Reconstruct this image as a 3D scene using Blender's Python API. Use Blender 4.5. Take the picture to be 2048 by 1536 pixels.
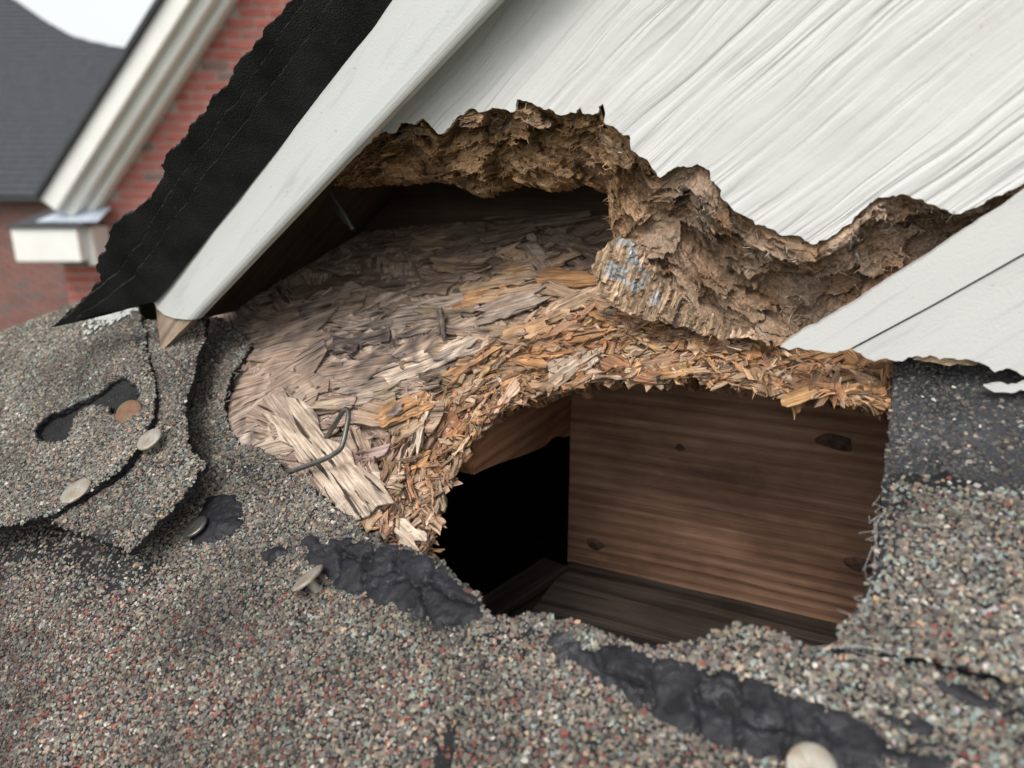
import bpy, math, random
import numpy as np
from mathutils import Vector, Matrix
from mathutils.geometry import delaunay_2d_cdt

for o in list(bpy.data.objects):
    bpy.data.objects.remove(o)
scene = bpy.context.scene
COL = scene.collection

# ------------------------------------------------------------------ camera
FPX = 1479.0                      # focal length in photograph pixels (2048 wide)
PITCH = math.radians(16.0)        # camera looks down
CAM = np.array([0.0, 0.0, 5.0])
cd = bpy.data.cameras.new('camera')
cd.sensor_width = 36.0
cd.lens = FPX / 2048 * 36.0
cd.clip_start = 0.005
cd.clip_end = 2000
cd.dof.use_dof = True
cd.dof.focus_distance = 0.27
cd.dof.aperture_fstop = 11
cam = bpy.data.objects.new('camera', cd)
cam.location = CAM
cam.rotation_euler = (math.pi / 2 - PITCH, 0, 0)
COL.objects.link(cam)
scene.camera = cam

# ------------------------------------------------------------------ sky and sun (bright overcast)
SUN_EL, SUN_AZ = math.radians(50), math.radians(212)   # azimuth from +Y clockwise: behind the camera, to the left
world = bpy.data.worlds.new('World')
scene.world = world
world.use_nodes = True
wn = world.node_tree
wn.nodes.clear()
sky = wn.nodes.new('ShaderNodeTexSky')
sky.sky_type = 'NISHITA'
sky.sun_disc = False
sky.sun_elevation = SUN_EL
sky.sun_rotation = SUN_AZ
sky.air_density = 1.0
sky.dust_density = 3.0
hs = wn.nodes.new('ShaderNodeHueSaturation')
hs.inputs['Saturation'].default_value = 0.14
bg = wn.nodes.new('ShaderNodeBackground')
bg.inputs['Strength'].default_value = 0.15
wo = wn.nodes.new('ShaderNodeOutputWorld')
wn.links.new(sky.outputs[0], hs.inputs['Color'])
wn.links.new(hs.outputs[0], bg.inputs['Color'])
wn.links.new(bg.outputs[0], wo.inputs['Surface'])
sl = bpy.data.lights.new('sun', 'SUN')
sl.energy = 1.0
sl.angle = math.radians(22)
sl.color = (1.0, 0.96, 0.90)
sun = bpy.data.objects.new('sun', sl)
sd = Vector((math.sin(SUN_AZ) * math.cos(SUN_EL), math.cos(SUN_AZ) * math.cos(SUN_EL), math.sin(SUN_EL)))
sun.rotation_euler = sd.to_track_quat('Z', 'Y').to_euler()
sun.location = (0, -2, 9)
COL.objects.link(sun)
scene.view_settings.view_transform = 'Standard'
scene.view_settings.look = 'None'
scene.view_settings.gamma = 1.0
scene.view_settings.exposure = 0.74
scene.view_settings.use_curve_mapping = False
scene.cycles.max_bounces = 8
scene.cycles.diffuse_bounces = 5

# ------------------------------------------------------------------ numeric helpers
rng = np.random.default_rng(7)
_perm = np.random.default_rng(3).permutation(4096)
_grad = np.random.default_rng(4).normal(size=(4096, 3))
_grad /= np.linalg.norm(_grad, axis=1)[:, None]

def perlin(p):
    p = np.asarray(p, float)
    i = np.floor(p).astype(np.int64)
    f = p - i
    w = f * f * f * (f * (f * 6 - 15) + 10)
    out = 0
    for dx in (0, 1):
        for dy in (0, 1):
            for dz in (0, 1):
                h = _perm[(_perm[(_perm[(i[..., 0] + dx) & 4095] + i[..., 1] + dy) & 4095] + i[..., 2] + dz) & 4095]
                g = _grad[h]
                d = g[..., 0] * (f[..., 0] - dx) + g[..., 1] * (f[..., 1] - dy) + g[..., 2] * (f[..., 2] - dz)
                out = out + d * (w[..., 0] if dx else 1 - w[..., 0]) * (w[..., 1] if dy else 1 - w[..., 1]) * (w[..., 2] if dz else 1 - w[..., 2])
    return out * 1.6

def fbm(p, oct=4, gain=0.5, lac=2.03):
    a, s, out = 1.0, 1.0, 0
    p = np.asarray(p, float)
    for k in range(oct):
        out = out + a * perlin(p * s + 17.3 * k)
        a *= gain
        s *= lac
    return out

def p3(xy, sc, z=0.0):
    xy = np.asarray(xy, float)
    return np.concatenate([xy[..., :2] * sc, np.full(xy.shape[:-1] + (1,), z)], axis=-1)

def flakes(xy, cell, seed, tilt=0.6, aniso=(1, 1), warp=0.25, bias=0.0):
    """torn flake relief: every cell a small tilted plate; returns height (in cells) and a random number per cell"""
    q = np.asarray(xy, float) * np.array(aniso) / cell
    q = q + warp * np.stack([fbm(p3(q, 1.7, seed), 3), fbm(p3(q, 1.7, seed + 9), 3)], -1)
    i0 = np.floor(q).astype(np.int64)
    best = np.full(q.shape[0], 1e9)
    hh = np.zeros(q.shape[0])
    rr = np.zeros(q.shape[0])
    for dx in (-1, 0, 1):
        for dy in (-1, 0, 1):
            c = i0 + np.array([dx, dy])
            h = _perm[(_perm[(c[:, 0] + seed * 31) & 4095] + c[:, 1]) & 4095]
            j = _grad[h]
            s = c + 0.5 + 0.5 * j[:, :2]
            dv = q - s
            dist = (dv ** 2).sum(1)
            m = dist < best
            best = np.where(m, dist, best)
            a = _grad[(h * 7 + 11) & 4095]
            val = a[:, 2] * 0.5 + tilt * (dv * a[:, :2]).sum(1) - bias * dv[:, 1]
            hh = np.where(m, val, hh)
            rr = np.where(m, (h % 997) / 997.0, rr)
    return hh, rr, np.sqrt(best)

def inside(pts, poly):
    pts = np.asarray(pts, float)
    poly = np.asarray(poly, float)
    x, y = pts[:, 0], pts[:, 1]
    res = np.zeros(len(pts), bool)
    x0, y0 = poly[-1]
    for x1, y1 in poly:
        c = ((y1 > y) != (y0 > y))
        if c.any():
            xi = (x0 - x1) * (y - y1) / ((y0 - y1) if y0 != y1 else 1e-12) + x1
            res ^= c & (x < xi)
        x0, y0 = x1, y1
    return res

def dist_line(pts, line):
    """distance of 2d points to a polyline"""
    pts = np.asarray(pts, float)
    line = np.asarray(line, float)
    A, AB = line[:-1], np.diff(line, axis=0)
    L2 = np.maximum((AB ** 2).sum(1), 1e-14)
    best = np.empty(len(pts))
    step = max(1, 400000 // len(A))
    for i in range(0, len(pts), step):
        q = pts[i:i + step]
        dx = q[:, 0:1] - A[:, 0]
        dy = q[:, 1:2] - A[:, 1]
        t = np.clip((dx * AB[:, 0] + dy * AB[:, 1]) / L2, 0, 1)
        best[i:i + step] = np.sqrt(((dx - t * AB[:, 0]) ** 2 + (dy - t * AB[:, 1]) ** 2).min(1))
    return best

def resample(line, step, closed=False):
    line = np.asarray(line, float)
    if closed:
        line = np.vstack([line, line[:1]])
    seg = np.linalg.norm(np.diff(line, axis=0), axis=1)
    cum = np.concatenate([[0], np.cumsum(seg)])
    n = max(2, int(cum[-1] / step))
    t = np.linspace(0, cum[-1], n + 1)
    out = np.stack([np.interp(t, cum, line[:, k]) for k in range(line.shape[1])], -1)
    return out[:-1] if closed else out

def rough(line, step, amp, seed=0, freq=None, closed=False, oct=4):
    r = resample(line, step, closed)
    if amp == 0:
        return r
    if closed:
        tg = np.roll(r, -1, 0) - np.roll(r, 1, 0)
    else:
        tg = np.gradient(r, axis=0)
    nr = np.stack([-tg[:, 1], tg[:, 0]], -1)
    nr /= np.linalg.norm(nr, axis=1)[:, None] + 1e-12
    fr = freq or 0.25 / amp
    d = fbm(p3(r, fr, seed * 3.7 + 0.31), oct, 0.6)
    if not closed:
        e = np.minimum(np.arange(len(r)), np.arange(len(r))[::-1])
        d = d * np.clip(e / 3.0, 0, 1)
    return r + nr * (amp * d)[:, None]

# ------------------------------------------------------------------ frames: real planes of the place
def cam2w(v):
    v = np.asarray(v, float)
    cp, sp = math.cos(PITCH), math.sin(PITCH)
    M = np.array([[1, 0, 0], [0, -sp, -cp], [0, cp, -sp]])   # rows: right, image-down, forward in world
    return v @ M
def nrm(v):
    v = np.asarray(v, float)
    return v / np.linalg.norm(v)
def ray(px):
    px = np.asarray(px, float)
    v = np.stack([(px[..., 0] - 1024) / FPX, (px[..., 1] - 768) / FPX, np.ones(px.shape[:-1])], -1)
    return cam2w(v)

class Frame:
    def __init__(s, o, ex, ez):
        s.o, s.ex, s.ez = np.asarray(o, float), nrm(ex), nrm(ez)
        s.ex = nrm(s.ex - s.ez * (s.ex @ s.ez))
        s.ey = np.cross(s.ez, s.ex)
        s.B = np.stack([s.ex, s.ey, s.ez])
    def loc(s, px, z=0.0):
        """photograph pixel -> local x,y on the plane at height z"""
        r = ray(px)
        o = s.o + s.ez * z
        t = ((o - CAM) @ s.ez) / (r @ s.ez)
        P = CAM + r * t[..., None] if np.ndim(t) else CAM + r * t
        return ((P - s.o) @ s.B.T)[..., :2]
    def tolocal(s, P):
        return (np.asarray(P, float) - s.o) @ s.B.T
    def world(s, l):
        return s.o + np.asarray(l, float) @ s.B
    def mat(s):
        M = Matrix.Identity(4)
        for i in range(3):
            M[i][0], M[i][1], M[i][2], M[i][3] = s.ex[i], s.ey[i], s.ez[i], s.o[i]
        return M
    def lift(s, px, z=0.0):
        l = s.loc(px, z)
        return s.world(np.concatenate([l, np.full(l.shape[:-1] + (1,), z)], -1))

UP = np.array([0, 0, 1.0])
# lower roof: inverse depth is linear in the picture; measured from the nail heads
kb, kc = 0.0011, 0.0025
ka = 2.94 - kb * 255 - kc * 825
nR = cam2w([kb * FPX, kc * FPX, ka + kb * 1024 + kc * 768])
DR = 1 / np.linalg.norm(nR)
nR = nrm(nR)                                  # points away from the camera
exR = nrm(np.cross(nR, UP))
exR = exR if exR[0] > 0 else -exR             # level line of the roof, to the right
oR = CAM + nR * DR
R = Frame(oR, exR, -nR)                       # ez up out of the roof
# rake board plane
dv = nrm(ray(np.array([-1018.0, 2390.0])))    # rake direction, running down to the left and away
mW = nrm(np.cross(UP, dv))
if mW[1] > 0:
    mW = -mW                                  # out of the board, towards the camera
CW = 0.247
def Wplane(c):
    return Frame(CAM - mW * c, -dv, mW)
W = Wplane(CW)
hW = nrm(np.cross(mW, UP))
hW = hW if hW[0] > 0 else -hW                 # level line of the wall, to the right

# ------------------------------------------------------------------ scene helpers
def mesh_np(name, V, F, mat=None, smooth=False, col=None, gc=None, quad=False):
    V = np.ascontiguousarray(V, dtype=np.float32)
    F = np.ascontiguousarray(F, dtype=np.int32)
    k = F.shape[1]
    me = bpy.data.meshes.new(name)
    me.vertices.add(len(V))
    me.vertices.foreach_set('co', V.ravel())
    me.loops.add(F.size)
    me.loops.foreach_set('vertex_index', F.ravel())
    me.polygons.add(len(F))
    me.polygons.foreach_set('loop_start', np.arange(0, F.size, k, dtype=np.int32))
    me.polygons.foreach_set('loop_total', np.full(len(F), k, np.int32))
    me.polygons.foreach_set('use_smooth', np.full(len(F), bool(smooth)))
    me.update(calc_edges=True)
    if smooth:
        me.set_sharp_from_angle(angle=math.radians(48))
    if col is not None:
        at = me.attributes.new('col', 'FLOAT_COLOR', 'POINT')
        c4 = np.concatenate([np.asarray(col, np.float32), np.ones((len(V), 1), np.float32)], 1)
        at.data.foreach_set('color', c4.ravel())
    if gc is not None:
        at = me.attributes.new('gc', 'FLOAT_VECTOR', 'POINT')
        at.data.foreach_set('vector', np.ascontiguousarray(gc, np.float32).ravel())
    if mat is not None:
        me.materials.append(mat)
    me.validate()
    return me

def link(name, me, parent=None, matrix=None):
    o = bpy.data.objects.new(name, me)
    COL.objects.link(o)
    if parent is not None:
        o.parent = parent
    if matrix is not None:
        o.matrix_world = matrix if parent is None else matrix
        if parent is not None:
            o.matrix_parent_inverse = Matrix.Identity(4)
            o.matrix_basis = matrix
    return o

def tag(o, label, cat, group=None):
    o['label'] = label
    o['category'] = cat
    if group:
        o['group'] = group
    return o

def empty(name, M, label, cat, group=None):
    e = bpy.data.objects.new(name, None)
    e.empty_display_size = 0.02
    COL.objects.link(e)
    e.matrix_world = M
    return tag(e, label, cat, group)

def sheet(poly, spacing, hfun=None, thick=0.003, seed=0, holes=(), rings=2, wob=0.0, two=True, bfun=None):
    """solid slab with the outline poly (2d, metres); top at hfun(x,y), bottom thick below"""
    poly = np.asarray(poly, float)
    g = np.random.default_rng(seed + 100)
    lo, hi = poly.min(0), poly.max(0)
    nx, ny = int((hi[0] - lo[0]) / spacing) + 2, int((hi[1] - lo[1]) / (spacing * 0.87)) + 2
    X, Y = np.meshgrid(np.arange(nx), np.arange(ny))
    pts = np.stack([(X + 0.5 * (Y % 2)) * spacing + lo[0], Y * spacing * 0.87 + lo[1]], -1).reshape(-1, 2)
    pts = pts + g.uniform(-0.3, 0.3, pts.shape) * spacing
    pts = pts[inside(pts, poly)]
    cl = np.vstack([poly, poly[:1]])
    pts = pts[dist_line(pts, cl) > spacing * 0.4]
    loops = [poly]
    for hl in holes:
        hl = np.asarray(hl, float)
        pts = pts[~inside(pts, hl)]
        pts = pts[dist_line(pts, np.vstack([hl, hl[:1]])) > spacing * 0.4]
        loops.append(hl)
    allp = np.vstack(loops + [pts])
    edges, k = [], 0
    for lp in loops:
        n = len(lp)
        edges += [(k + i, k + (i + 1) % n) for i in range(n)]
        k += n
    res = delaunay_2d_cdt([Vector(p) for p in allp], edges, [], 0, 1e-7)
    v2 = np.array([[a.x, a.y] for a in res[0]])
    tri = np.array([f for f in res[2] if len(f) == 3])
    cen = v2[tri].mean(1)
    keep = inside(cen, poly)
    for hl in holes:
        keep &= ~inside(cen, hl)
    tri = tri[keep]
    a = v2[tri]
    area = (a[:, 1, 0] - a[:, 0, 0]) * (a[:, 2, 1] - a[:, 0, 1]) - (a[:, 1, 1] - a[:, 0, 1]) * (a[:, 2, 0] - a[:, 0, 0])
    tri[area < 0] = tri[area < 0][:, ::-1]
    z = hfun(v2) if hfun is not None else np.zeros(len(v2))
    V = [np.column_stack([v2, z])]
    F = [tri]
    if two:
        # border half-edges
        e = np.vstack([tri[:, [0, 1]], tri[:, [1, 2]], tri[:, [2, 0]]])
        key = {}
        for x, y in e:
            key[(x, y)] = 1
        be = np.array([(x, y) for x, y in e if (y, x) not in key])
        bid = np.unique(be)
        mp = -np.ones(len(v2), int)
        mp[bid] = np.arange(len(bid))
        prev = bid
        base = len(v2)
        for r in range(1, rings + 1):
            off = thick * r / rings
            xy = v2[bid]
            if wob and r < rings:
                xy = xy + wob * np.stack([fbm(p3(xy, 0.4 / wob, r * 3.1 + seed), 3), fbm(p3(xy, 0.4 / wob, r * 5.3 + 40 + seed), 3)], -1)
            V.append(np.column_stack([xy, z[bid] - off]))
            cur = base + np.arange(len(bid))
            pa = prev[mp[be[:, 0]]]
            pb = prev[mp[be[:, 1]]]
            ca, cb = cur[mp[be[:, 0]]], cur[mp[be[:, 1]]]
            F.append(np.column_stack([pa, ca, cb]))
            F.append(np.column_stack([pa, cb, pb]))
            prev = cur
            base += len(bid)
        # bottom
        vb = np.column_stack([v2, z - thick])
        fb = tri[:, ::-1] + base
        mp2 = np.arange(len(v2)) + base
        mp2[bid] = prev
        V.append(vb)
        F.append(mp2[tri][:, ::-1])
    return np.vstack(V), np.vstack(F)

def boxmesh(x0, x1, y0, y1, z0, z1, bev=0.0):
    """box with slightly eased edges"""
    b = bev
    V = []
    for z, i in ((z0, b), (z0 + b, 0), (z1 - b, 0), (z1, b)):
        V += [(x0 + i, y0 + i, z), (x1 - i, y0 + i, z), (x1 - i, y1 - i, z), (x0 + i, y1 - i, z)]
    F = [(3, 2, 1, 0), (12, 13, 14, 15)]
    for r in range(3):
        for k in range(4):
            F.append((r * 4 + k, r * 4 + (k + 1) % 4, r * 4 + 4 + (k + 1) % 4, r * 4 + 4 + k))
    return np.array(V, float), np.array(F)

def tube(path, rad, n=10):
    path = np.asarray(path, float)
    V, F = [], []
    t = np.gradient(path, axis=0)
    t /= np.linalg.norm(t, axis=1)[:, None]
    ref = np.array([0.3, 0.5, 0.8])
    u = nrm(np.cross(t[0], ref))
    for k in range(len(path)):
        u = nrm(u - t[k] * (u @ t[k]))
        w = np.cross(t[k], u)
        r = rad[k] if np.ndim(rad) else rad
        for a in range(n):
            an = 2 * math.pi * a / n
            V.append(path[k] + r * (math.cos(an) * u + math.sin(an) * w))
        if k:
            b = (k - 1) * n
            for a in range(n):
                F.append((b + a, b + (a + 1) % n, b + n + (a + 1) % n, b + n + a))
    c0 = len(V)
    V += [path[0], path[-1]]
    e = (len(path) - 1) * n
    for a in range(n):
        F.append((c0, (a + 1) % n, a, a))
        F.append((c0 + 1, e + a, e + (a + 1) % n, e + (a + 1) % n))
    q = np.array(F)
    T = np.vstack([q[:, [0, 1, 2]], q[:, [0, 2, 3]]])
    T = T[(T[:, 0] != T[:, 1]) & (T[:, 1] != T[:, 2]) & (T[:, 0] != T[:, 2])]
    return np.array(V), T

def smoothpath(P, n=8):
    P = np.asarray(P, float)
    t = np.arange(len(P))
    out = []
    for k in range(len(P) - 1):
        p0, p1, p2, p3_ = P[max(k - 1, 0)], P[k], P[k + 1], P[min(k + 2, len(P) - 1)]
        for s in np.linspace(0, 1, n, endpoint=False):
            out.append(0.5 * ((2 * p1) + (-p0 + p2) * s + (2 * p0 - 5 * p1 + 4 * p2 - p3_) * s * s + (-p0 + 3 * p1 - 3 * p2 + p3_) * s ** 3))
    out.append(P[-1])
    return np.array(out)

# ------------------------------------------------------------------ materials
class N:
    """small node builder"""
    def __init__(s, name, rough=0.8, spec=0.3):
        s.m = bpy.data.materials.new(name)
        s.m.use_nodes = True
        s.t = s.m.node_tree
        s.b = s.t.nodes['Principled BSDF']
        s.b.inputs['Roughness'].default_value = rough
        s.b.inputs['Specular IOR Level'].default_value = spec
    def n(s, typ, **kw):
        x = s.t.nodes.new(typ)
        for k, v in kw.items():
            setattr(x, k, v)
        return x
    def l(s, a, b):
        s.t.links.new(a, b)
    def val(s, sock, v):
        if hasattr(v, 'links') or isinstance(v, bpy.types.NodeSocket):
            s.l(v, sock)
        else:
            sock.default_value = v
    def coord(s, kind='Object'):
        return s.n('ShaderNodeTexCoord').outputs[kind]
    def attr(s, name, out='Vector'):
        return s.n('ShaderNodeAttribute', attribute_name=name).outputs[out]
    def vmul(s, v, k):
        x = s.n('ShaderNodeVectorMath', operation='MULTIPLY')
        s.val(x.inputs[0], v)
        x.inputs[1].default_value = k
        return x.outputs[0]
    def vadd(s, v, k):
        x = s.n('ShaderNodeVectorMath', operation='ADD')
        s.val(x.inputs[0], v)
        s.val(x.inputs[1], k)
        return x.outputs[0]
    def noise(s, v, scale, detail=4, rough=0.55, dist=0.0, out=0):
        x = s.n('ShaderNodeTexNoise')
        s.val(x.inputs['Vector'], v)
        x.inputs['Scale'].default_value = scale
        x.inputs['Detail'].default_value = detail
        x.inputs['Roughness'].default_value = rough
        x.inputs['Distortion'].default_value = dist
        return x.outputs[out]
    def voro(s, v, scale, feature='F1', out='Distance'):
        x = s.n('ShaderNodeTexVoronoi', feature=feature)
        s.val(x.inputs['Vector'], v)
        x.inputs['Scale'].default_value = scale
        return x.outputs[out]
    def ramp(s, f, stops, interp='LINEAR'):
        x = s.n('ShaderNodeValToRGB')
        x.color_ramp.interpolation = interp
        while len(x.color_ramp.elements) < len(stops):
            x.color_ramp.elements.new(0.5)
        for e, (p, c) in zip(x.color_ramp.elements, stops):
            e.position = p
            e.color = (c, c, c, 1) if np.isscalar(c) else (*c, 1)
        s.l(f, x.inputs[0])
        return x.outputs[0]
    def mix(s, f, a, b, mode='MIX'):
        x = s.n('ShaderNodeMix', data_type='RGBA', blend_type=mode)
        s.val(x.inputs[0], f)
        for sock, v in ((x.inputs[6], a), (x.inputs[7], b)):
            if isinstance(v, bpy.types.NodeSocket):
                s.l(v, sock)
            else:
                sock.default_value = (v, v, v, 1) if np.isscalar(v) else (*v, 1)
        return x.outputs[2]
    def math(s, op, a, b=0.0, c=0.0):
        x = s.n('ShaderNodeMath', operation=op)
        s.val(x.inputs[0], a)
        s.val(x.inputs[1], b)
        if op == 'MULTIPLY_ADD':
            s.val(x.inputs[2], c)
        return x.outputs[0]
    def color(s, c):
        if isinstance(c, bpy.types.NodeSocket):
            s.l(c, s.b.inputs['Base Color'])
        else:
            s.b.inputs['Base Color'].default_value = (*c, 1)
        return s
    def rough(s, r):
        s.val(s.b.inputs['Roughness'], r)
        return s
    def bump(s, h, dist, strength=1.0, chain=None):
        x = s.n('ShaderNodeBump')
        x.inputs['Distance'].default_value = dist
        x.inputs['Strength'].default_value = strength
        s.l(h, x.inputs['Height'])
        if chain is not None:
            s.l(chain, x.inputs['Normal'])
        s.l(x.outputs[0], s.b.inputs['Normal'])
        return x.outputs[0]

def mat_granule():
    k = N('shingle_granule', 0.75, 0.35)
    c = k.attr('col', 'Color')
    n = k.noise(k.coord(), 900, 3)
    k.color(k.mix(1.0, c, k.ramp(n, [(0.3, 0.72), (0.7, 1.15)]), 'MULTIPLY'))
    return k.m
def mat_asphalt(name='asphalt_mat', c=(0.016, 0.016, 0.017), scale=700, r=0.92, d=0.0006, speck=0.35):
    k = N(name, r, 0.12)
    co = k.coord()
    v = k.voro(co, scale)
    n = k.noise(co, 60, 5)
    base = k.ramp(n, [(0.3, tuple(x * 0.6 for x in c)), (0.72, tuple(x * 1.9 for x in c))])
    sp = k.ramp(k.noise(co, scale * 1.3, 2), [(0.62, 0.0), (0.72, speck)])
    k.color(k.mix(sp, base, (0.13, 0.125, 0.11)))
    k.bump(v, d, 1.0)
    return k.m
def mat_tar():
    k = N('sealant_tar', 0.5, 0.22)
    co = k.coord()
    n = k.noise(co, 220, 5, 0.6)
    k.color(k.ramp(k.noise(co, 90, 4), [(0.3, (0.008, 0.008, 0.010)), (0.7, (0.021, 0.021, 0.025))]))
    k.rough(k.ramp(k.noise(co, 130, 3), [(0.35, 0.30), (0.7, 0.75)]))
    k.bump(n, 0.0010, 0.9)
    return k.m
def mat_strand():
    k = N('wood_strand_fibre', 0.85, 0.2)
    gc = k.attr('gc')
    oi = k.n('ShaderNodeObjectInfo').outputs['Random']
    cx = k.n('ShaderNodeCombineXYZ')
    k.l(k.math('MULTIPLY', oi, 37.0), cx.inputs[2])
    k.l(k.math('MULTIPLY', oi, 3.0), cx.inputs[0])
    p = k.vadd(gc, cx.outputs[0])
    fib = k.noise(k.vmul(p, (45, 980, 1)), 1.0, 5, 0.68)
    crk = k.noise(k.vmul(p, (34, 420, 1)), 1.0, 4, 0.62, 0.5)
    blot = k.noise(k.vmul(p, (90, 160, 1)), 1.0, 4)
    c = k.attr('col', 'Color')
    hsv = k.n('ShaderNodeHueSaturation')
    k.l(c, hsv.inputs['Color'])
    k.l(k.math('MULTIPLY_ADD', oi, 0.24, 0.9), hsv.inputs['Value'])
    c = hsv.outputs[0]
    c = k.mix(1.0, c, k.ramp(fib, [(0.32, (0.30, 0.25, 0.215)), (0.5, (0.95, 0.93, 0.92)), (0.68, (1.42, 1.40, 1.38))]), 'MULTIPLY')
    c = k.mix(1.0, c, k.ramp(blot, [(0.3, (0.72, 0.66, 0.62)), (0.65, (1.1, 1.1, 1.1))]), 'MULTIPLY')
    c = k.mix(k.ramp(crk, [(0.36, 0.92), (0.42, 0.0)]), c, (0.035, 0.025, 0.02))
    k.color(c)
    h = k.mix(0.5, fib, k.ramp(crk, [(0.28, 0.0), (0.40, 1.0)]))
    k.bump(h, 0.0020, 1.0)
    return k.m
def mat_fibre():
    k = N('fibreboard_core', 0.95, 0.1)
    co = k.coord()
    c = k.attr('col', 'Color')
    n1 = k.noise(k.vadd(co, k.vmul(k.noise(co, 60, 2, out=1), (0.012, 0.012, 0.012))), 520, 5, 0.65, 0.8)
    n2 = k.noise(co, 1500, 3, 0.6)
    c = k.mix(1.0, c, k.ramp(n1, [(0.28, (0.55, 0.51, 0.47)), (0.5, (0.95, 0.93, 0.91)), (0.72, (1.4, 1.36, 1.32))]), 'MULTIPLY')
    c = k.mix(1.0, c, k.ramp(n2, [(0.3, 0.75), (0.7, 1.2)]), 'MULTIPLY')
    k.color(c)
    k.bump(k.mix(0.35, n1, n2), 0.0011, 0.8)
    return k.m
def mat_paint(name, grain=True, c=(0.51, 0.507, 0.49), dirt=0.4):
    k = N(name, 0.5, 0.35)
    co = k.coord()
    wr = k.noise(k.vmul(co, (9, 26, 9)), 1.0, 3, 0.5, out=1)
    w2 = k.vadd(co, k.vmul(wr, (0.0, 0.013, 0.0)))
    g1 = k.noise(k.vmul(w2, (13, 300, 30)), 1.0, 2, 0.45, 0.25)
    g2 = k.noise(k.vmul(w2, (26, 700, 30)), 1.0, 3, 0.55)
    lump = k.noise(co, 75, 4, 0.5)
    pore = k.noise(co, 1100, 2, 0.5)
    d = k.ramp(k.noise(k.vmul(co, (30, 110, 40)), 1.0, 5, 0.65), [(0.30, tuple(x * 0.90 for x in (c[0], c[1] * 0.995, c[2] * 0.985))), (0.42, c)])
    sp = k.ramp(k.noise(co, 420, 3, 0.6), [(0.685, 0.0), (0.73, dirt)])
    if not grain:
        d = k.mix(k.ramp(k.noise(k.vmul(co, (22, 260, 60)), 1.0, 4, 0.62), [(0.56, 0.0), (0.70, 0.55)]), d, (0.36, 0.37, 0.37))
    cc = k.mix(sp, d, (0.30, 0.27, 0.22))
    k.color(cc)
    k.rough(k.ramp(lump, [(0.3, 0.42), (0.7, 0.6)]))
    if grain:
        hgt = k.ramp(g1, [(0.30, 0.0), (0.48, 0.7), (0.66, 1.0)])
        fade = k.ramp(k.noise(k.vmul(co, (9, 22, 9)), 1.0, 2), [(0.38, 0.08), (0.62, 1.0)])
        a = k.bump(k.mix(1.0, hgt, fade, 'MULTIPLY'), 0.0022, 0.5)
        b = k.bump(g2, 0.0006, 0.22, a)
        k.bump(lump, 0.002, 0.2, b)
    else:
        a = k.bump(k.noise(k.vmul(co, (12, 160, 60)), 1.0, 3, 0.5), 0.0007, 0.25)
        k.bump(pore, 0.0003, 0.3, a)
    return k.m
def mat_wood(name, dark, light, sx=3.0, sy=95.0, bumpd=0.0025, rr=0.75, band=0.5, knots=False):
    """sawn softwood with raised growth lines along local x"""
    k = N(name, rr, 0.2)
    co = k.coord()
    warp = k.noise(k.vmul(co, (8, 18, 18)), 1.0, 2, 0.5, out=1)
    p = k.vadd(co, k.vmul(warp, (0.0, 0.012, 0.012)))
    ring = k.noise(k.vmul(p, (sx, sy, sy)), 1.0, 2, 0.45)
    fib = k.noise(k.vmul(co, (40, 900, 900)), 1.0, 3, 0.6)
    blot = k.noise(co, 22, 4, 0.6)
    c = k.ramp(ring, [(0.34, dark), (0.5, tuple(0.5 * (a + b) for a, b in zip(dark, light))), (0.60, light)])
    c = k.mix(1.0, c, k.ramp(fib, [(0.3, 0.7), (0.7, 1.2)]), 'MULTIPLY')
    c = k.mix(1.0, c, k.ramp(blot, [(0.3, (0.55, 0.52, 0.5)), (0.6, (1.08, 1.06, 1.04))]), 'MULTIPLY')
    k.color(c)
    a = k.bump(k.ramp(ring, [(0.36, 0.0), (0.6, 1.0)]), bumpd, 0.8)
    k.bump(fib, 0.0006, 0.5, a)
    return k.m
def mat_board(name, dark, light, period, bumpd):
    """weathered softwood with even raised growth ridges along local x"""
    k = N(name, .8, .15)
    co = k.coord()
    warp = k.noise(k.vmul(co, (5, 9, 9)), 1.0, 2, 0.5, out=1)
    p = k.vadd(co, k.vmul(warp, (0.0, 0.006, 0.006)))
    w = k.n('ShaderNodeTexWave', wave_type='BANDS', bands_direction='Y', wave_profile='SIN')
    k.l(p, w.inputs['Vector'])
    w.inputs['Scale'].default_value = .314 / period
    w.inputs['Distortion'].default_value = 0.25
    w.inputs['Detail'].default_value = 2
    w.inputs['Detail Scale'].default_value = 0.6
    fine = k.noise(k.vmul(p, (2.5, 330, 330)), 1.0, 4, .6)
    fib = k.noise(k.vmul(co, (40, 900, 900)), 1.0, 3, 0.6)
    blot = k.noise(k.vmul(co, (14, 26, 26)), 1.0, 5, 0.62)
    h = k.mix(.80, w.outputs[0], fine)
    c = k.ramp(h, [(0.22, dark), (0.72, light)])
    c = k.mix(1.0, c, k.ramp(fib, [(0.3, 0.82), (0.7, 1.12)]), 'MULTIPLY')
    c = k.mix(1.0, c, k.ramp(blot, [(0.32, (0.48, 0.46, 0.45)), (0.6, (1.1, 1.08, 1.06))]), 'MULTIPLY')
    k.color(c)
    a = k.bump(h, bumpd, 0.7)
    k.bump(fib, 0.0005, 0.5, a)
    return k.m
def mat_metal(name, c, r=0.45, rust=None, metal=0.9):
    k = N(name, r, 0.5)
    k.b.inputs['Metallic'].default_value = metal
    co = k.coord()
    n = k.noise(co, 380, 5, 0.6)
    base = k.ramp(n, [(0.3, tuple(x * 0.6 for x in c)), (0.65, c)])
    if rust:
        base = k.mix(k.ramp(k.noise(co, 210, 4), [(0.42, 0.0), (0.62, 1.0)]), base, rust)
    k.color(base)
    k.bump(n, 0.0003, 0.5)
    return k.m
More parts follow.
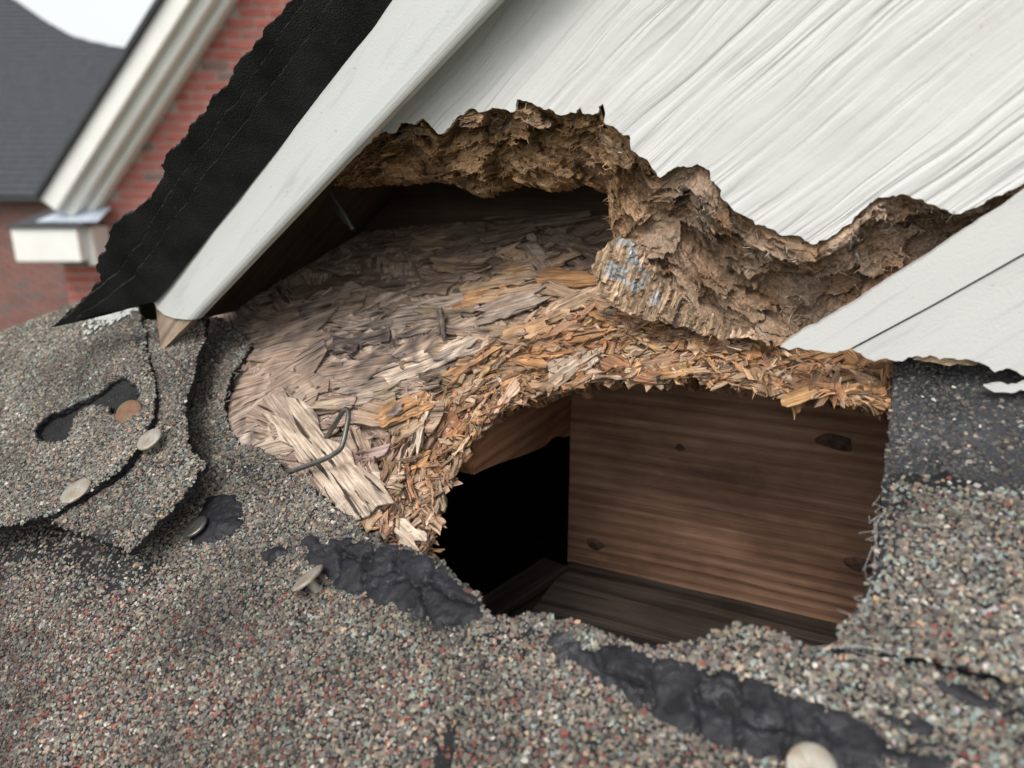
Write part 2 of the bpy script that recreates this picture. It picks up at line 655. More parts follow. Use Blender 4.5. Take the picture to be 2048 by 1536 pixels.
def mat_brick(name, c1, c2, c3):
    k = N(name, 0.9, 0.15)
    oi = k.n('ShaderNodeObjectInfo').outputs['Random']
    n = k.noise(k.coord(), 14, 5, 0.6)
    c = k.ramp(oi, [(0.0, c1), (0.45, c2), (0.8, c2), (0.97, c3)])
    k.color(k.mix(1.0, c, k.ramp(n, [(0.3, 0.75), (0.7, 1.15)]), 'MULTIPLY'))
    k.bump(k.noise(k.coord(), 120, 4), 0.003, 0.5)
    return k.m
def mat_plain(name, c, r=0.8, scale=20, var=0.25, bump=0.002, spec=0.3):
    k = N(name, r, spec)
    n = k.noise(k.coord(), scale, 5, 0.6)
    k.color(k.mix(1.0, c, k.ramp(n, [(0.3, 1 - var), (0.7, 1 + var)]), 'MULTIPLY'))
    k.bump(k.noise(k.coord(), scale * 6, 4), bump, 0.5)
    return k.m

M_GRAN = mat_granule()
M_ASPH = mat_asphalt()
M_ASPH2 = mat_asphalt('shingle_underside', (0.013, 0.013, 0.013), 1700, 0.9, 0.0003, 0.25)
M_DARKSH = mat_asphalt('dark_shingle_surface', (0.030, 0.032, 0.036), 520, 0.7, 0.0012, 0.5)
M_TAR = mat_tar()
M_STRAND = mat_strand()
M_FIBRE = mat_fibre()
M_PAINT = mat_paint('painted_wood_grain')
M_PAINT2 = mat_paint('painted_trim', False, (0.49, 0.50, 0.485), 0.45)
M_PAINT3 = mat_paint('painted_strip', False, (0.50, 0.497, 0.48), 0.35)
M_GREYP = mat_paint('primer_grey', False, (0.42, 0.43, 0.435), 0.6)
M_PINE = mat_board('pine_board', (0.130, 0.072, 0.046), (0.285, 0.170, 0.112), .0060, 0.0018)
M_PINE2 = mat_board('pine_rafter', (0.15, 0.070, 0.036), (0.32, 0.165, 0.090), .0062, 0.0022)
M_GREYW = mat_wood('grey_old_wood', (0.020, 0.016, 0.013), (0.050, 0.038, 0.031), 3.0, 110.0, 0.0016)
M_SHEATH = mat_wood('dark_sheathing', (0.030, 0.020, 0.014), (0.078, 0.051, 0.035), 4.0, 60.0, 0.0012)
M_TANW = mat_wood('bare_tan_wood', (0.30, 0.20, 0.12), (0.56, 0.42, 0.28), 12.0, 420.0, 0.0012)
M_BAREEND = mat_wood('bare_trim_end', (0.22, 0.165, 0.12), (0.36, 0.285, 0.215), 8.0, 260.0, 0.0006)
M_VOID = mat_plain('attic_box_dark', (0.020, 0.016, 0.013), 0.95, 30, 0.4)  # near-black tone of the box added below the deck
M_NAIL = mat_metal('galvanised_nail', (0.40, 0.38, 0.33), 0.6, (0.26, 0.21, 0.15), 0.5)
M_RUST = mat_metal('rusted_nail', (0.19, 0.085, 0.05), 0.7, (0.13, 0.095, 0.05), 0.3)
M_WIRE = mat_metal('staple_wire', (0.17, 0.18, 0.17), 0.42, (0.12, 0.105, 0.085), 0.75)
M_SILK = mat_plain('pale_fibre', (0.55, 0.55, 0.54), 0.9, 50, 0.1, 0.0)

# ================================================================== LOWER ROOF (shingles)
Rm = R.mat()
I4 = Matrix.Identity(4)
roof = empty('shingle_roof', Rm, 'weathered grey asphalt shingle roof with a large broken hole in it', 'roof')

PAL = {
    'mix': ([(.235, .215, .185), (.185, .172, .150), (.135, .127, .117), (.33, .30, .255), (.42, .33, .24), (.27, .335, .315), (.235, .085, .065), (.55, .55, .51), (.075, .072, .070)],),
}
BASEC = np.array(PAL['mix'][0])
# probabilities: grey-tan, grey, dark grey, light, peach, teal, red, white, black
def probs(kind):
    return np.array({
        'cap': [.26, .22, .15, .12, .09, .09, .012, .03, .05],
        'mid': [.26, .24, .19, .08, .06, .06, .025, .02, .06],
        'low': [.25, .20, .16, .08, .07, .04, .12, .03, .05],
        'right': [.26, .20, .15, .09, .08, .11, .02, .06, .04]}[kind])

_ico = None
def ico():
    global _ico
    if _ico is None:
        t = (1 + 5 ** .5) / 2
        v = np.array([(-1, t, 0), (1, t, 0), (-1, -t, 0), (1, -t, 0), (0, -1, t), (0, 1, t), (0, -1, -t), (0, 1, -t), (t, 0, -1), (t, 0, 1), (-t, 0, -1), (-t, 0, 1)], float)
        v /= np.linalg.norm(v[0])
        f = np.array([(0, 11, 5), (0, 5, 1), (0, 1, 7), (0, 7, 10), (0, 10, 11), (1, 5, 9), (5, 11, 4), (11, 10, 2), (10, 7, 6), (7, 1, 8), (3, 9, 4), (3, 4, 2), (3, 2, 6), (3, 6, 8), (3, 8, 9), (4, 9, 5), (2, 4, 11), (6, 2, 10), (8, 6, 7), (9, 8, 1)])
        _ico = (v, f)
    return _ico

def project(P):
    v = (P - CAM)
    cp, sp = math.cos(PITCH), math.sin(PITCH)
    z = v @ np.array([0, cp, -sp])
    x = v[..., 0]
    y = v @ np.array([0, -sp, -cp])
    return np.stack([x / z * FPX + 1024, y / z * FPX + 768], -1), z

def granules(name, parent, poly, hfun, spacing, pfun, seed, excl=None, size=(0.95, 1.55), bald=None):
    g = np.random.default_rng(seed)
    poly = np.asarray(poly)
    lo, hi = poly.min(0), poly.max(0)
    nx, ny = int((hi[0] - lo[0]) / spacing) + 2, int((hi[1] - lo[1]) / (spacing * .87)) + 2
    X, Y = np.meshgrid(np.arange(nx), np.arange(ny))
    pts = np.stack([(X + .5 * (Y % 2)) * spacing + lo[0], Y * spacing * .87 + lo[1]], -1).reshape(-1, 2)
    pts += g.uniform(-.48, .48, pts.shape) * spacing
    # the near field of the roof only; far outside the picture bare asphalt is enough
    uv, zz = project(R.world(np.column_stack([pts, np.zeros(len(pts))])))
    pts = pts[(zz > .03) & (uv[:, 0] > -230) & (uv[:, 0] < 2280) & (uv[:, 1] > 450) & (uv[:, 1] < 1720)]
    pts = pts[inside(pts, poly)]
    if excl is not None:
        pts = pts[~excl(pts)]
    if bald is not None:
        pts = pts[g.random(len(pts)) > bald(pts)]
    n = len(pts)
    v = np.array([(-1, -1, -1), (1, -1, -1), (1, 1, -1), (-1, 1, -1), (-1, -1, 1), (1, -1, 1), (1, 1, 1), (-1, 1, 1)]) / 1.45
    f = np.array([(0, 2, 1), (0, 3, 2), (4, 5, 6), (4, 6, 7), (0, 1, 5), (0, 5, 4), (1, 2, 6), (1, 6, 5), (2, 3, 7), (2, 7, 6), (3, 0, 4), (3, 4, 7)])
    pr = pfun(pts)
    cum = np.cumsum(pr / pr.sum(1, keepdims=True), axis=1)
    ci = (g.random(n)[:, None] > cum).sum(1).clip(0, len(BASEC) - 1)
    colr = np.array([.70, .668, .640]) * BASEC[ci] * g.uniform(.68, 1.28, (n, 1)) * g.uniform(.93, 1.07, (n, 3))
    # larger patches of grime
    colr *= (0.95 + 0.42 * fbm(p3(pts, 24, seed), 4))[:, None].clip(.45, 1.45)
    s = spacing * g.uniform(size[0], size[1], n) * np.where(g.random(n) < .04, 1.3, 1.0)
    axes = g.uniform(.55, 1.25, (n, 3))
    q = g.normal(size=(n, 4))
    q /= np.linalg.norm(q, axis=1)[:, None]
    w, x, y, z = q.T
    Rt = np.stack([np.stack([1 - 2 * (y * y + z * z), 2 * (x * y - w * z), 2 * (x * z + w * y)], -1),
                   np.stack([2 * (x * y + w * z), 1 - 2 * (x * x + z * z), 2 * (y * z - w * x)], -1),
                   np.stack([2 * (x * z - w * y), 2 * (y * z + w * x), 1 - 2 * (x * x + y * y)], -1)], 1)
    vv = (v[None] + g.uniform(-.30, .30, (n, 8, 3))) * (axes * s[:, None] * .60)[:, None]
    vv = np.einsum('nij,nkj->nki', Rt, vv)
    vv[..., 2] *= .62
    zc = hfun(pts) + s * g.uniform(-.22, .12, n)
    vv += np.column_stack([pts, zc])[:, None]
    F = (f[None] + (np.arange(n) * 8)[:, None, None]).reshape(-1, 3)
    C = np.repeat(colr, 8, axis=0)
    me = mesh_np(name, vv.reshape(-1, 3), F, M_GRAN, False, C)
    o = link(name, me, parent, I4)
    o['kind'] = 'stuff'
    return n

def rl(px, z=0.0):
    return R.loc(np.array(px, float), z)
GSP = .00092

# hole edge in the shingles, drawn from the picture and set on the roof plane
hole_left = [(500, 688), (488, 708), (470, 742), (462, 770), (447, 800), (452, 850), (480, 890), (520, 902), (560, 925), (580, 948), (606, 962), (640, 992), (700, 1036), (735, 1070), (770, 1084), (840, 1106), (892, 1128), (920, 1158), (958, 1188), (982, 1238)]
hole_bot = [(982, 1238), (1020, 1246), (1058, 1236), (1078, 1226), (1120, 1242), (1200, 1264), (1300, 1288), (1360, 1290), (1400, 1280), (1440, 1260), (1482, 1252), (1540, 1262), (1590, 1280), (1622, 1302)]
def gentle(amp, sc, z):
    return lambda p: amp * fbm(p3(p, sc, z), 3)
hB0 = gentle(0.0011, 14, 1.0)
def hB(p):
    # thin lip near the hole curls a little
    d = dist_line(p, EDGE_B)
    return hB0(p) + 0.0022 * np.exp(-(d / 0.007) ** 2) * (0.4 + fbm(p3(p, 40, 5), 2))
EDGE_B = rough(rl(hole_left + hole_bot[1:]), 0.0012, 0.0011, 1)
seam = rl([(1622, 1304), (1700, 1309), (1800, 1318), (1960, 1352), (2300, 1440)])
base_poly = np.vstack([EDGE_B, rough(seam, 0.002, .0006, 3), resample(rl([(2300, 1440), (2300, 1780), (1000, 1900), (-420, 1900), (-420, 1100), (-250, 880), (60, 760), (300, 672), (380, 640), (440, 636), (480, 664), (500, 688)]), .004)])
_k = np.r_[True, np.linalg.norm(np.diff(base_poly, axis=0), axis=1) > 1e-6]
base_poly = base_poly[_k][:-1]
V, F = sheet(base_poly, 0.0055, hB, 0.0032, 1, rings=3, wob=.0006)
sh_base = link('shingle', mesh_np('shingle', V, F, M_ASPH, True), roof, I4)

# sealant strips (black tar beads of the course above) -----------------------------------
def tarpatch(parent, px, hgt, seed, hbase, cracks=(), amp=.0014, spacing=.0008, pits=10):
    poly = rough(rl(px), .0014, amp, seed, closed=True)
    cl = np.vstack([poly, poly[:1]])
    ck = [rough(rl(c), .001, .0010, seed + i) for i, c in enumerate(cracks)]
    g = np.random.default_rng(seed)
    lo, hi = poly.min(0), poly.max(0)
    pt = g.uniform(lo, hi, (pits, 2))
    pr = g.uniform(.0008, .0022, pits)
    def h(p):
        d = dist_line(p, cl)
        z = hgt * (1 - np.exp(-(d / .0020))) * (0.9 + .28 * fbm(p3(p, 110, seed), 3))
        lump = flakes(p, .0085, seed, .5, warp=.3)
        z = z + .00030 * lump[0] * np.clip(d / .003, 0, 1) + .0004 * fbm(p3(p, 420, seed), 3)
        for c in ck:
            z = z - (.0007 + hgt * .4) * np.exp(-(dist_line(p, c) / .00065) ** 2)
        for q, r in zip(pt, pr):
            z = z - .0011 * np.exp(-(np.linalg.norm(p - q, axis=1) / r) ** 4)
        return hbase(p) + .0004 + np.maximum(z, -.0008)
    V, F = sheet(poly, spacing, h, .0012, seed, rings=1)
    o = link('sealant_strip', mesh_np('sealant_strip', V, F, M_TAR, True), parent, I4)
    return poly
tars = [
    tarpatch(sh_base, [(630, 1095), (680, 1078), (740, 1092), (800, 1098), (850, 1112), (890, 1134), (915, 1164), (950, 1190), (974, 1238), (930, 1262), (880, 1262), (820, 1228), (760, 1208), (700, 1190), (660, 1168), (640, 1140), (600, 1120)], .0011, 11, hB,
             [[(760, 1090), (735, 1150), (722, 1200)], [(800, 1098), (790, 1140), (840, 1170), (860, 1250)], [(650, 1090), (690, 1110), (740, 1130)], [(790, 1140), (730, 1165)], [(880, 1130), (862, 1170), (905, 1200), (950, 1212)], [(690, 1110), (680, 1150), (660, 1172)], [(840, 1170), (800, 1196), (780, 1214)]], pits=22),
    tarpatch(sh_base, [(1090, 1272), (1130, 1275), (1180, 1292), (1230, 1285), (1320, 1318), (1420, 1338), (1500, 1356), (1560, 1378), (1640, 1410), (1720, 1440), (1790, 1475), (1880, 1490), (1780, 1510), (1740, 1560), (1640, 1560), (1540, 1520), (1460, 1500), (1380, 1470), (1290, 1420), (1210, 1370), (1170, 1340), (1110, 1320)], .0007, 12, hB,
             [[(1298, 1296), (1300, 1360), (1292, 1424)], [(1190, 1292), (1200, 1330), (1228, 1352), (1298, 1372)], [(1396, 1400), (1430, 1412), (1474, 1428)], [(1560, 1376), (1580, 1440), (1570, 1524)], [(1480, 1440), (1520, 1452), (1574, 1456)], [(1396, 1325), (1394, 1400), (1392, 1475)], [(1480, 1345), (1476, 1420), (1474, 1500)], [(1180, 1290), (1210, 1330)]], amp=.0009, pits=26),
    tarpatch(sh_base, [(385, 1060), (405, 1010), (430, 988), (470, 990), (490, 1010), (482, 1050), (450, 1085), (410, 1092), (380, 1085)], .0015, 13, hB, pits=3),
    tarpatch(sh_base, [(520, 1110), (560, 1088), (580, 1092), (570, 1115), (535, 1132)], .0013, 14, hB, pits=2),
    tarpatch(sh_base, [(600, 1082), (640, 1070), (660, 1090), (640, 1108), (612, 1102)], .0013, 15, hB, pits=2),
    tarpatch(sh_base, [(1750, 1425), (1820, 1432), (1870, 1450), (1850, 1470), (1790, 1452)], .0010, 16, hB, pits=1),
    tarpatch(sh_base, [(1840, 1345), (1905, 1365), (1980, 1395), (2040, 1420), (2030, 1436), (1960, 1415), (1880, 1380)], .0010, 17, hB, pits=1),
    tarpatch(sh_base, [(1740, 1495), (1830, 1505), (1900, 1530), (1870, 1550), (1790, 1530)], .0010, 18, hB, pits=1),
]
tar_shrunk = tars
def in_tar(p):
    r = np.zeros(len(p), bool)
    for t in tar_shrunk:
        ins = inside(p, t)
        r |= ins & (dist_line(p, np.vstack([t, t[:1]])) > .0012)
    return r
redc = rl([(560, 1480)])[0]
def p_base(p):
    uv, _ = project(R.world(np.column_stack([p, np.zeros(len(p))])))
    wl = np.clip((uv[:, 1] - 1130 - .22 * (uv[:, 0] - 300)) / 220, 0, 1)[:, None] * np.clip((1900 - uv[:, 0]) / 500, 0, 1)[:, None]
    wr = np.clip((uv[:, 0] - 1400) / 400, 0, 1)[:, None]
    base = probs('mid')[None] * (1 - wl) + probs('low')[None] * wl
    return base * (1 - wr) + probs('right')[None] * wr
def bald_base(p):
    b = .03 + .45 * np.clip(fbm(p3(p, 45, 8), 3) - .42, 0, 1) * 2
    # worn strip below the cap pieces
    d = dist_line(p, rl([(20, 1110), (120, 1085), (200, 1130), (260, 1150)]))
    b = b + .7 * np.exp(-(d / .012) ** 2)
    d2 = dist_line(p, rl([(880, 1536), (905, 1470)]))
    return b + .9 * np.exp(-(d2 / .0025) ** 2)
ng = granules('granules', sh_base, base_poly, hB, GSP, p_base, 21, in_tar, bald=bald_base)

# shingle right of the hole and the black unexposed one above it -------------------------------
hR0 = gentle(0.0010, 12, 3.0)
hRt = lambda p: hR0(p) + 0.0006
right_edge = [(1664, 1294), (1676, 1262), (1700, 1228), (1722, 1196), (1740, 1162), (1752, 1110), (1756, 1060), (1762, 1005), (1768, 962), (1778, 950)]
rt_poly = np.vstack([rough(rl(right_edge, .0006), .0012, .0009, 5), rough(rl([(1778, 950), (1830, 955), (1900, 958), (2048, 968), (2300, 985)], .0006), .0012, .0022, 6, freq=120)[1:], resample(rl([(2300, 985), (2300, 1432), (1960, 1344), (1800, 1311), (1700, 1302), (1664, 1294)], .0006), .003)[1:-1]])
V, F = sheet(rt_poly, .005, hRt, .0032, 2, rings=3, wob=.0005)
sh_right = link('shingle', mesh_np('shingle', V, F, M_ASPH, True), roof, I4)
granules('granules', sh_right, rt_poly, hRt, GSP, lambda p: np.repeat(probs('right')[None], len(p), 0), 22,
         bald=lambda p: .03 + .75 * np.exp(-(dist_line(p, rl([(1770, 952), (1900, 958), (2048, 968), (2300, 985)])) / .0040) ** 2) + .6 * np.exp(-(dist_line(p, rl([(1765, 1000), (1752, 1120), (1735, 1170)])) / .0045) ** 2))
hD = lambda p: -.0026 + .0008 * fbm(p3(p, 16, 6.0), 3)
dk_poly = np.vstack([rough(rl([(1752, 1120), (1762, 1010), (1770, 940), (1778, 860), (1783, 790), (1788, 728), (1796, 640)], -.0026), .0014, .0007, 8), resample(rl([(1800, 560), (2350, 560), (2350, 1060), (1790, 1060)], -.0026), .01)])
V, F = sheet(dk_poly, .0035, hD, .0030, 3, rings=3, wob=.0005)
sh_dark = link('shingle', mesh_np('shingle', V, F, M_DARKSH, True), roof, I4)
sh_dark['label'] = 'black unexposed upper strip of a shingle'
def pdark(p):
    return np.repeat(np.array([[.03, .05, .22, .012, .01, .015, .0, .006, .66]]), len(p), 0)
granules('granules', sh_dark, dk_poly, hD, .0011, pdark, 23, size=(.6, 1.2), bald=lambda p: .08 + 0 * p[:, 0])

# cap pieces at the left, nailed on top of each other and bent over the hip ----------------------
bend_a, bend_b = rl([(-300, 829)])[0], rl([(292, 604)])[0]
bt = nrm(bend_b - bend_a)
bn = np.array([-bt[1], bt[0]])
if (rl([(300, 1000)])[0] - bend_a) @ bn > 0:
    bn = -bn                                   # points over the edge of the roof
def drop(p):
    s = np.clip((p - bend_a) @ bn + .004, 0, None)
    return -np.minimum(s * s / .03, .010 + (s - .0173) * 1.15)
over = bn * .075
def cap(pxs, z, seed, amp, worn=None, spacing=.0042, over_n=0, pk='cap', hextra=None):
    l = rl(pxs, z)
    poly = rough(l, .0014, amp, seed, closed=True)
    h0 = gentle(.0009, 17, 10.0 + seed)
    cl = None
    def h(p):
        v = z + h0(p) + drop(p)
        return v + (hextra(p) if hextra is not None else 0)
    V, F = sheet(poly, spacing, h, .0026, seed, rings=3, wob=.0007)
    o = link('shingle', mesh_np('shingle', V, F, M_ASPH, True), roof, I4)
    granules('granules', o, poly, h, GSP, lambda p: np.repeat(probs(pk)[None], len(p), 0), 40 + seed, bald=worn)
    return o, h, poly
# second layer
l2 = [(60, 790), (300, 668), (380, 672), (441, 664), (437, 700), (426, 740), (410, 790), (402, 840), (404, 890), (412, 930), (441, 962), (420, 1000), (380, 1050), (340, 1095), (300, 1134), (255, 1118), (200, 1098), (150, 1078), (100, 1058), (20, 1040), (-60, 1010)]
lip2 = rl([(441, 664), (402, 840), (441, 962), (300, 1134), (110, 1062)])
SLOT0 = rl([(80, 884), (112, 840), (200, 790), (262, 766), (310, 780), (315, 840), (250, 868), (190, 872), (160, 930), (100, 925)], .004)
c2, h2, poly2 = cap(l2, .0029, 31, .0010, worn=lambda p: .04 + 1.0 * inside(p, SLOT0) + .2 * np.exp(-(dist_line(p, lip2) / .0022) ** 2),
                    hextra=lambda p: .0010 * np.exp(-(dist_line(p, lip2) / .012) ** 2) * (1 + 1.5 * fbm(p3(p, 60, 2), 2)))
# top layer with the torn slot
slot = [(100, 892), (114, 868), (134, 856), (150, 852), (178, 836), (205, 822), (228, 812), (246, 792), (276, 786), (296, 800), (300, 824), (286, 850), (258, 856), (238, 836), (212, 834), (186, 848), (172, 870), (160, 904), (138, 914), (112, 908)]
top_px = [(292, 606), (298, 640), (312, 690), (322, 740), (334, 790), (342, 830), (336, 870), (318, 905), (300, 945), (262, 985), (232, 1004), (190, 1030), (150, 1056), (90, 1072), (40, 1084), (0, 1088), (-60, 1100), (-300, 1180)]
ztop = .0058
lt = rl(top_px, ztop)
over_pts = [rl([(-300, 829)])[0] + over, rl([(0, 714)])[0] + over, rl([(292, 604)])[0] + over]
# torn lower edge lifts a little
lip1 = rl([(342, 830), (300, 945), (150, 1056), (0, 1088)], ztop)
slot_l = rough(rl(slot, ztop), .0010, .0017, 77, freq=150, closed=True)
h1b = gentle(.0010, 15, 44.0)
def h1(p):
    return ztop + h1b(p) + drop(p) + .0009 * np.exp(-(dist_line(p, lip1) / .010) ** 2) - .0008 * np.exp(-(dist_line(p, np.vstack([slot_l, slot_l[:1]])) / .004) ** 2)
poly1 = np.vstack([rough(lt, .0011, .0010, 32), resample(np.array([lt[-1], *over_pts, lt[0]]), .006)[1:-1]])
V, F = sheet(poly1, .0042, h1, .0027, 33, holes=[slot_l], rings=3, wob=.0008)
c1 = link('shingle', mesh_np('shingle', V, F, M_ASPH, True), roof, I4)
c1['label'] = 'torn top cap shingle with a ragged slot'
granules('granules', c1, poly1, h1, GSP, lambda p: np.repeat(probs('cap')[None], len(p), 0), 51, excl=lambda p: inside(p, slot_l) | (dist_line(p, np.vstack([slot_l, slot_l[:1]])) < .0009),
         bald=lambda p: .03 + .2 * np.exp(-(dist_line(p, lip1) / .0022) ** 2) + .5 * np.exp(-(dist_line(p, rl([(300, 700), (330, 790)], ztop)) / .003) ** 2))
# lichen-white patch near the trim
lich = np.random.default_rng(5)
ctr = rl([(268, 640)], ztop)[0]
pts = ctr + lich.normal(size=(420, 2)) * np.array([.0060, .0085])
v, f = ico()
ss = lich.uniform(.0006, .0017, 420)
zz = h1(pts)
vv = v[None] * ss[:, None, None] * np.array([1, 1, .45]) * (1 + lich.uniform(-.3, .3, (420, 12, 1))) + np.column_stack([pts, zz + .0009])[:, None]
keep = inside(pts, poly1)
vv = vv[keep]
me = mesh_np('lichen', vv.reshape(-1, 3), (f[None] + (np.arange(len(vv)) * 12)[:, None, None]).reshape(-1, 3), mat_plain('lichen_mat', (.36, .37, .35), .95, 300, .2, .0005), True)
o = link('lichen', me, c1, I4)
o['kind'] = 'stuff'

# ================================================================== ROOF DECK (OSB)
ZD = -.0045
far_edge = [(1800, 802), (1786, 797), (1740, 790), (1712, 780), (1690, 772), (1640, 766), (1600, 764), (1560, 760), (1500, 752), (1440, 746), (1400, 740), (1365, 744), (1330, 734), (1300, 738), (1270, 730), (1225, 742), (1190, 736), (1165, 764), (1130, 758), (1100, 768), (1070, 778), (1040, 782), (1000, 800), (965, 822), (940, 850), (930, 872), (912, 890), (900, 912), (880, 945), (868, 968), (872, 985), (856, 1010), (848, 1045), (842, 1075), (850, 1085), (835, 1104)]
far_edge = [(1300 + (x - 1300) * 1.022, 1000 + (y - 1000) * 1.03) if x < 1780 else (x, y) for x, y in far_edge]
edge_d = rough(rl(far_edge, -.012), .0012, .0016, 61, freq=170)
hole_under = rl([(835, 1104), (850, 1140), (900, 1185), (930, 1230), (960, 1275), (1100, 1270), (1300, 1325), (1480, 1290), (1640, 1335), (1760, 1240), (1800, 1100), (1815, 950), (1800, 802)], -.012)
hole_poly = np.vstack([edge_d, resample(hole_under, .004)[1:-1]])
bevel_w = .020
blackc = rl([(760, 700), (900, 690)], ZD)
def hDeck(p):
    d = dist_line(p, edge_d)
    t = np.clip(d / (bevel_w * (1 + .45 * fbm(p3(p, 45, 3), 2))), 0, 1)
    z = ZD - .0095 * (1 - t) ** 1.3
    fl = flakes(p, .016, 5, .5, aniso=(.55, 1.3), warp=.2)
    fs = flakes(p, .0055, 6, .7, aniso=(.7, 1.2), warp=.3)
    chew = np.clip(1.6 - d / .022, 0.18, 1)
    z = z + .0016 * fl[0] + .0019 * chew * fs[0] + .0005 * fbm(p3(p, 420, 2), 3)
    return z
def top_of_deck(p):
    return hDeck(np.asarray(p))
wallz = Wplane(.335)
# deck outline: left under the shingles, back to the wall, right under the black shingle
vis = rl([(390, 1000), (380, 640), (430, 560), (560, 450), (800, 400), (1200, 380), (1700, 470), (1950, 640), (1950, 860), (1800, 860)], ZD)
deck_in = rl([(420, 700), (430, 560), (500, 455), (800, 415), (1200, 395), (1800, 372), (2320, 352), (2350, 1400), (2350, 1800), (1000, 1920), (-400, 1920), (-420, 1120), (-250, 900), (60, 780), (330, 660)], ZD)
V, F = sheet(resample(deck_in, .006, True), .0018, hDeck, .011, 60, holes=[hole_poly], rings=4, wob=.0018)
# colours of the deck: pink-grey weathered left, orange where freshly torn, black mould in the middle, painted shade towards the wall
def deckcol(p):
    uv, _ = project(R.world(np.column_stack([p, np.full(len(p), ZD)])))
    d = dist_line(p, edge_d)
    fresh = np.clip(1.15 - d / .026, 0, 1) * np.clip(1.2 - np.abs(fbm(p3(p, 60, 9), 2)), .3, 1)
    grey = np.array([.39, .31, .25])
    org = np.array([.47, .275, .140])
    tan = np.array([.46, .34, .225])
    xr = np.clip((uv[:, 0] - 850) / 350, 0, 1) * np.clip((uv[:, 1] - 480) / 120, 0, 1)
    fresh = np.clip(fresh + .45 * xr, 0, 1)
    c = grey * (1 - fresh)[:, None] + org * fresh[:, None]
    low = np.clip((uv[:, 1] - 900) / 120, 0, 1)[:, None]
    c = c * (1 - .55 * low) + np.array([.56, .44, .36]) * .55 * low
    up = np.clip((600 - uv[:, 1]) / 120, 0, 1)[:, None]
    c = c * (1 - up) + np.array([.22, .165, .125]) * up  # painted shade: deck colour darkens where it runs back under the rake board
    mould = np.exp(-(((uv[:, 0] - 770) / 130) ** 2 + ((uv[:, 1] - 700) / 55) ** 2)) * np.clip(.55 + 1.4 * fbm(p3(p, 150, 4), 3), 0, 1)
    c = c * (1 - .8 * mould[:, None]) + np.array([.05, .05, .055]) * .8 * mould[:, None]
    return c
pv = V[:, :2]
gcv = np.column_stack([V[:, 0], V[:, 1], V[:, 2] * 0])
fr = flakes(pv, .016, 5, .5, aniso=(.55, 1.3), warp=.2)[1]
fs = flakes(pv, .0055, 6, .7, aniso=(.7, 1.2), warp=.3)[1]
ang = (fr - .5) * 2.2
gcv = np.column_stack([pv[:, 0] * np.cos(ang) + pv[:, 1] * np.sin(ang), -pv[:, 0] * np.sin(ang) + pv[:, 1] * np.cos(ang), fr * 40])
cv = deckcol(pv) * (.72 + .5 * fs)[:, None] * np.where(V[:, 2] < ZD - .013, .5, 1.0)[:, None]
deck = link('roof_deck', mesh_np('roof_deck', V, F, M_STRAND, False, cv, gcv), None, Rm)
tag(deck, 'rotted strand board roof deck with torn orange flakes around the hole', 'roof deck')

def strandmesh(L, Wd, g, curl, nx=10, ny=3, thick=.0006, ragged=.18):
    """a thin curved flake of wood, x along the grain"""
    xs = np.linspace(-.5, .5, nx + 1)
    ys = np.linspace(-.5, .5, ny + 1)
    endl, endr = g.uniform(-ragged, ragged, ny + 1), g.uniform(-ragged, ragged, ny + 1)
    wl = 1 + .16 * np.cumsum(g.normal(size=nx + 1)) / 2
    wl = np.clip(wl, .45, 1.4)
    sh = .10 * np.cumsum(g.normal(size=nx + 1)) / 2
    c1, c2, tw = g.normal() * curl, g.normal() * curl * .6, g.normal() * curl * .9
    top, gcs = [], []
    for i, x in enumerate(xs):
        for j, y in enumerate(ys):
            e = (endr[j] if x > 0 else endl[j]) * (abs(x) * 2) ** 3
            px_, py_ = (x + e * .5) * L, (y * wl[i] + sh[i] * .25) * Wd
            py_ += Wd * (.5 * abs(y) * 2) * g.normal() * .16 * (1 if abs(y) > .4 else .3)
            pz = L * (c1 * x * x * 1.2 + tw * x * y) + Wd * c2 * (y * y) + g.normal() * .00026
            top.append((px_, py_, pz))
    top = np.array(top)
    n = len(top)
    V = np.vstack([top, top - np.array([0, 0, thick])])
    F = []
    idx = lambda i, j: i * (ny + 1) + j
    for i in range(nx):
        for j in range(ny):
            a, b, c, d = idx(i, j), idx(i + 1, j), idx(i + 1, j + 1), idx(i, j + 1)
            F += [(a, b, c), (a, c, d), (n + a, n + c, n + b), (n + a, n + d, n + c)]
    rim = [idx(i, 0) for i in range(nx + 1)] + [idx(nx, j) for j in range(1, ny + 1)] + [idx(i, ny) for i in range(nx - 1, -1, -1)] + [idx(0, j) for j in range(ny - 1, 0, -1)]
    for a, b in zip(rim, rim[1:] + rim[:1]):
        F += [(a, n + a, n + b), (a, n + b, b)]
    return V, np.array(F), np.vstack([top[:, :2], top[:, :2]])

gs = np.random.default_rng(91)
def basis(ang, tx, ty):
    ca, sa = math.cos(ang), math.sin(ang)
    Rz = np.array([[ca, -sa, 0], [sa, ca, 0], [0, 0, 1]])
    Ry = np.array([[math.cos(ty), 0, math.sin(ty)], [0, 1, 0], [-math.sin(ty), 0, math.cos(ty)]])
    Rx = np.array([[1, 0, 0], [0, math.cos(tx), -math.sin(tx)], [0, math.sin(tx), math.cos(tx)]])
    return Rz @ Ry @ Rx
def grime(p):
    """mould and dirt on the flakes, by place on the deck"""
    uv, _ = project(R.world(np.column_stack([p, np.full(len(p), ZD)])))
    m = np.exp(-(((uv[:, 0] - 770) / 190) ** 2 + ((uv[:, 1] - 695) / 70) ** 2)) * np.clip(.62 + 2.2 * fbm(p3(p, 210, 4), 3), 0, 1.2)
    m = np.maximum(m, .8 * np.clip(fbm(p3(p, 130, 14), 4) - .36, 0, .4) / .4)
    return np.clip(m, 0, .88)
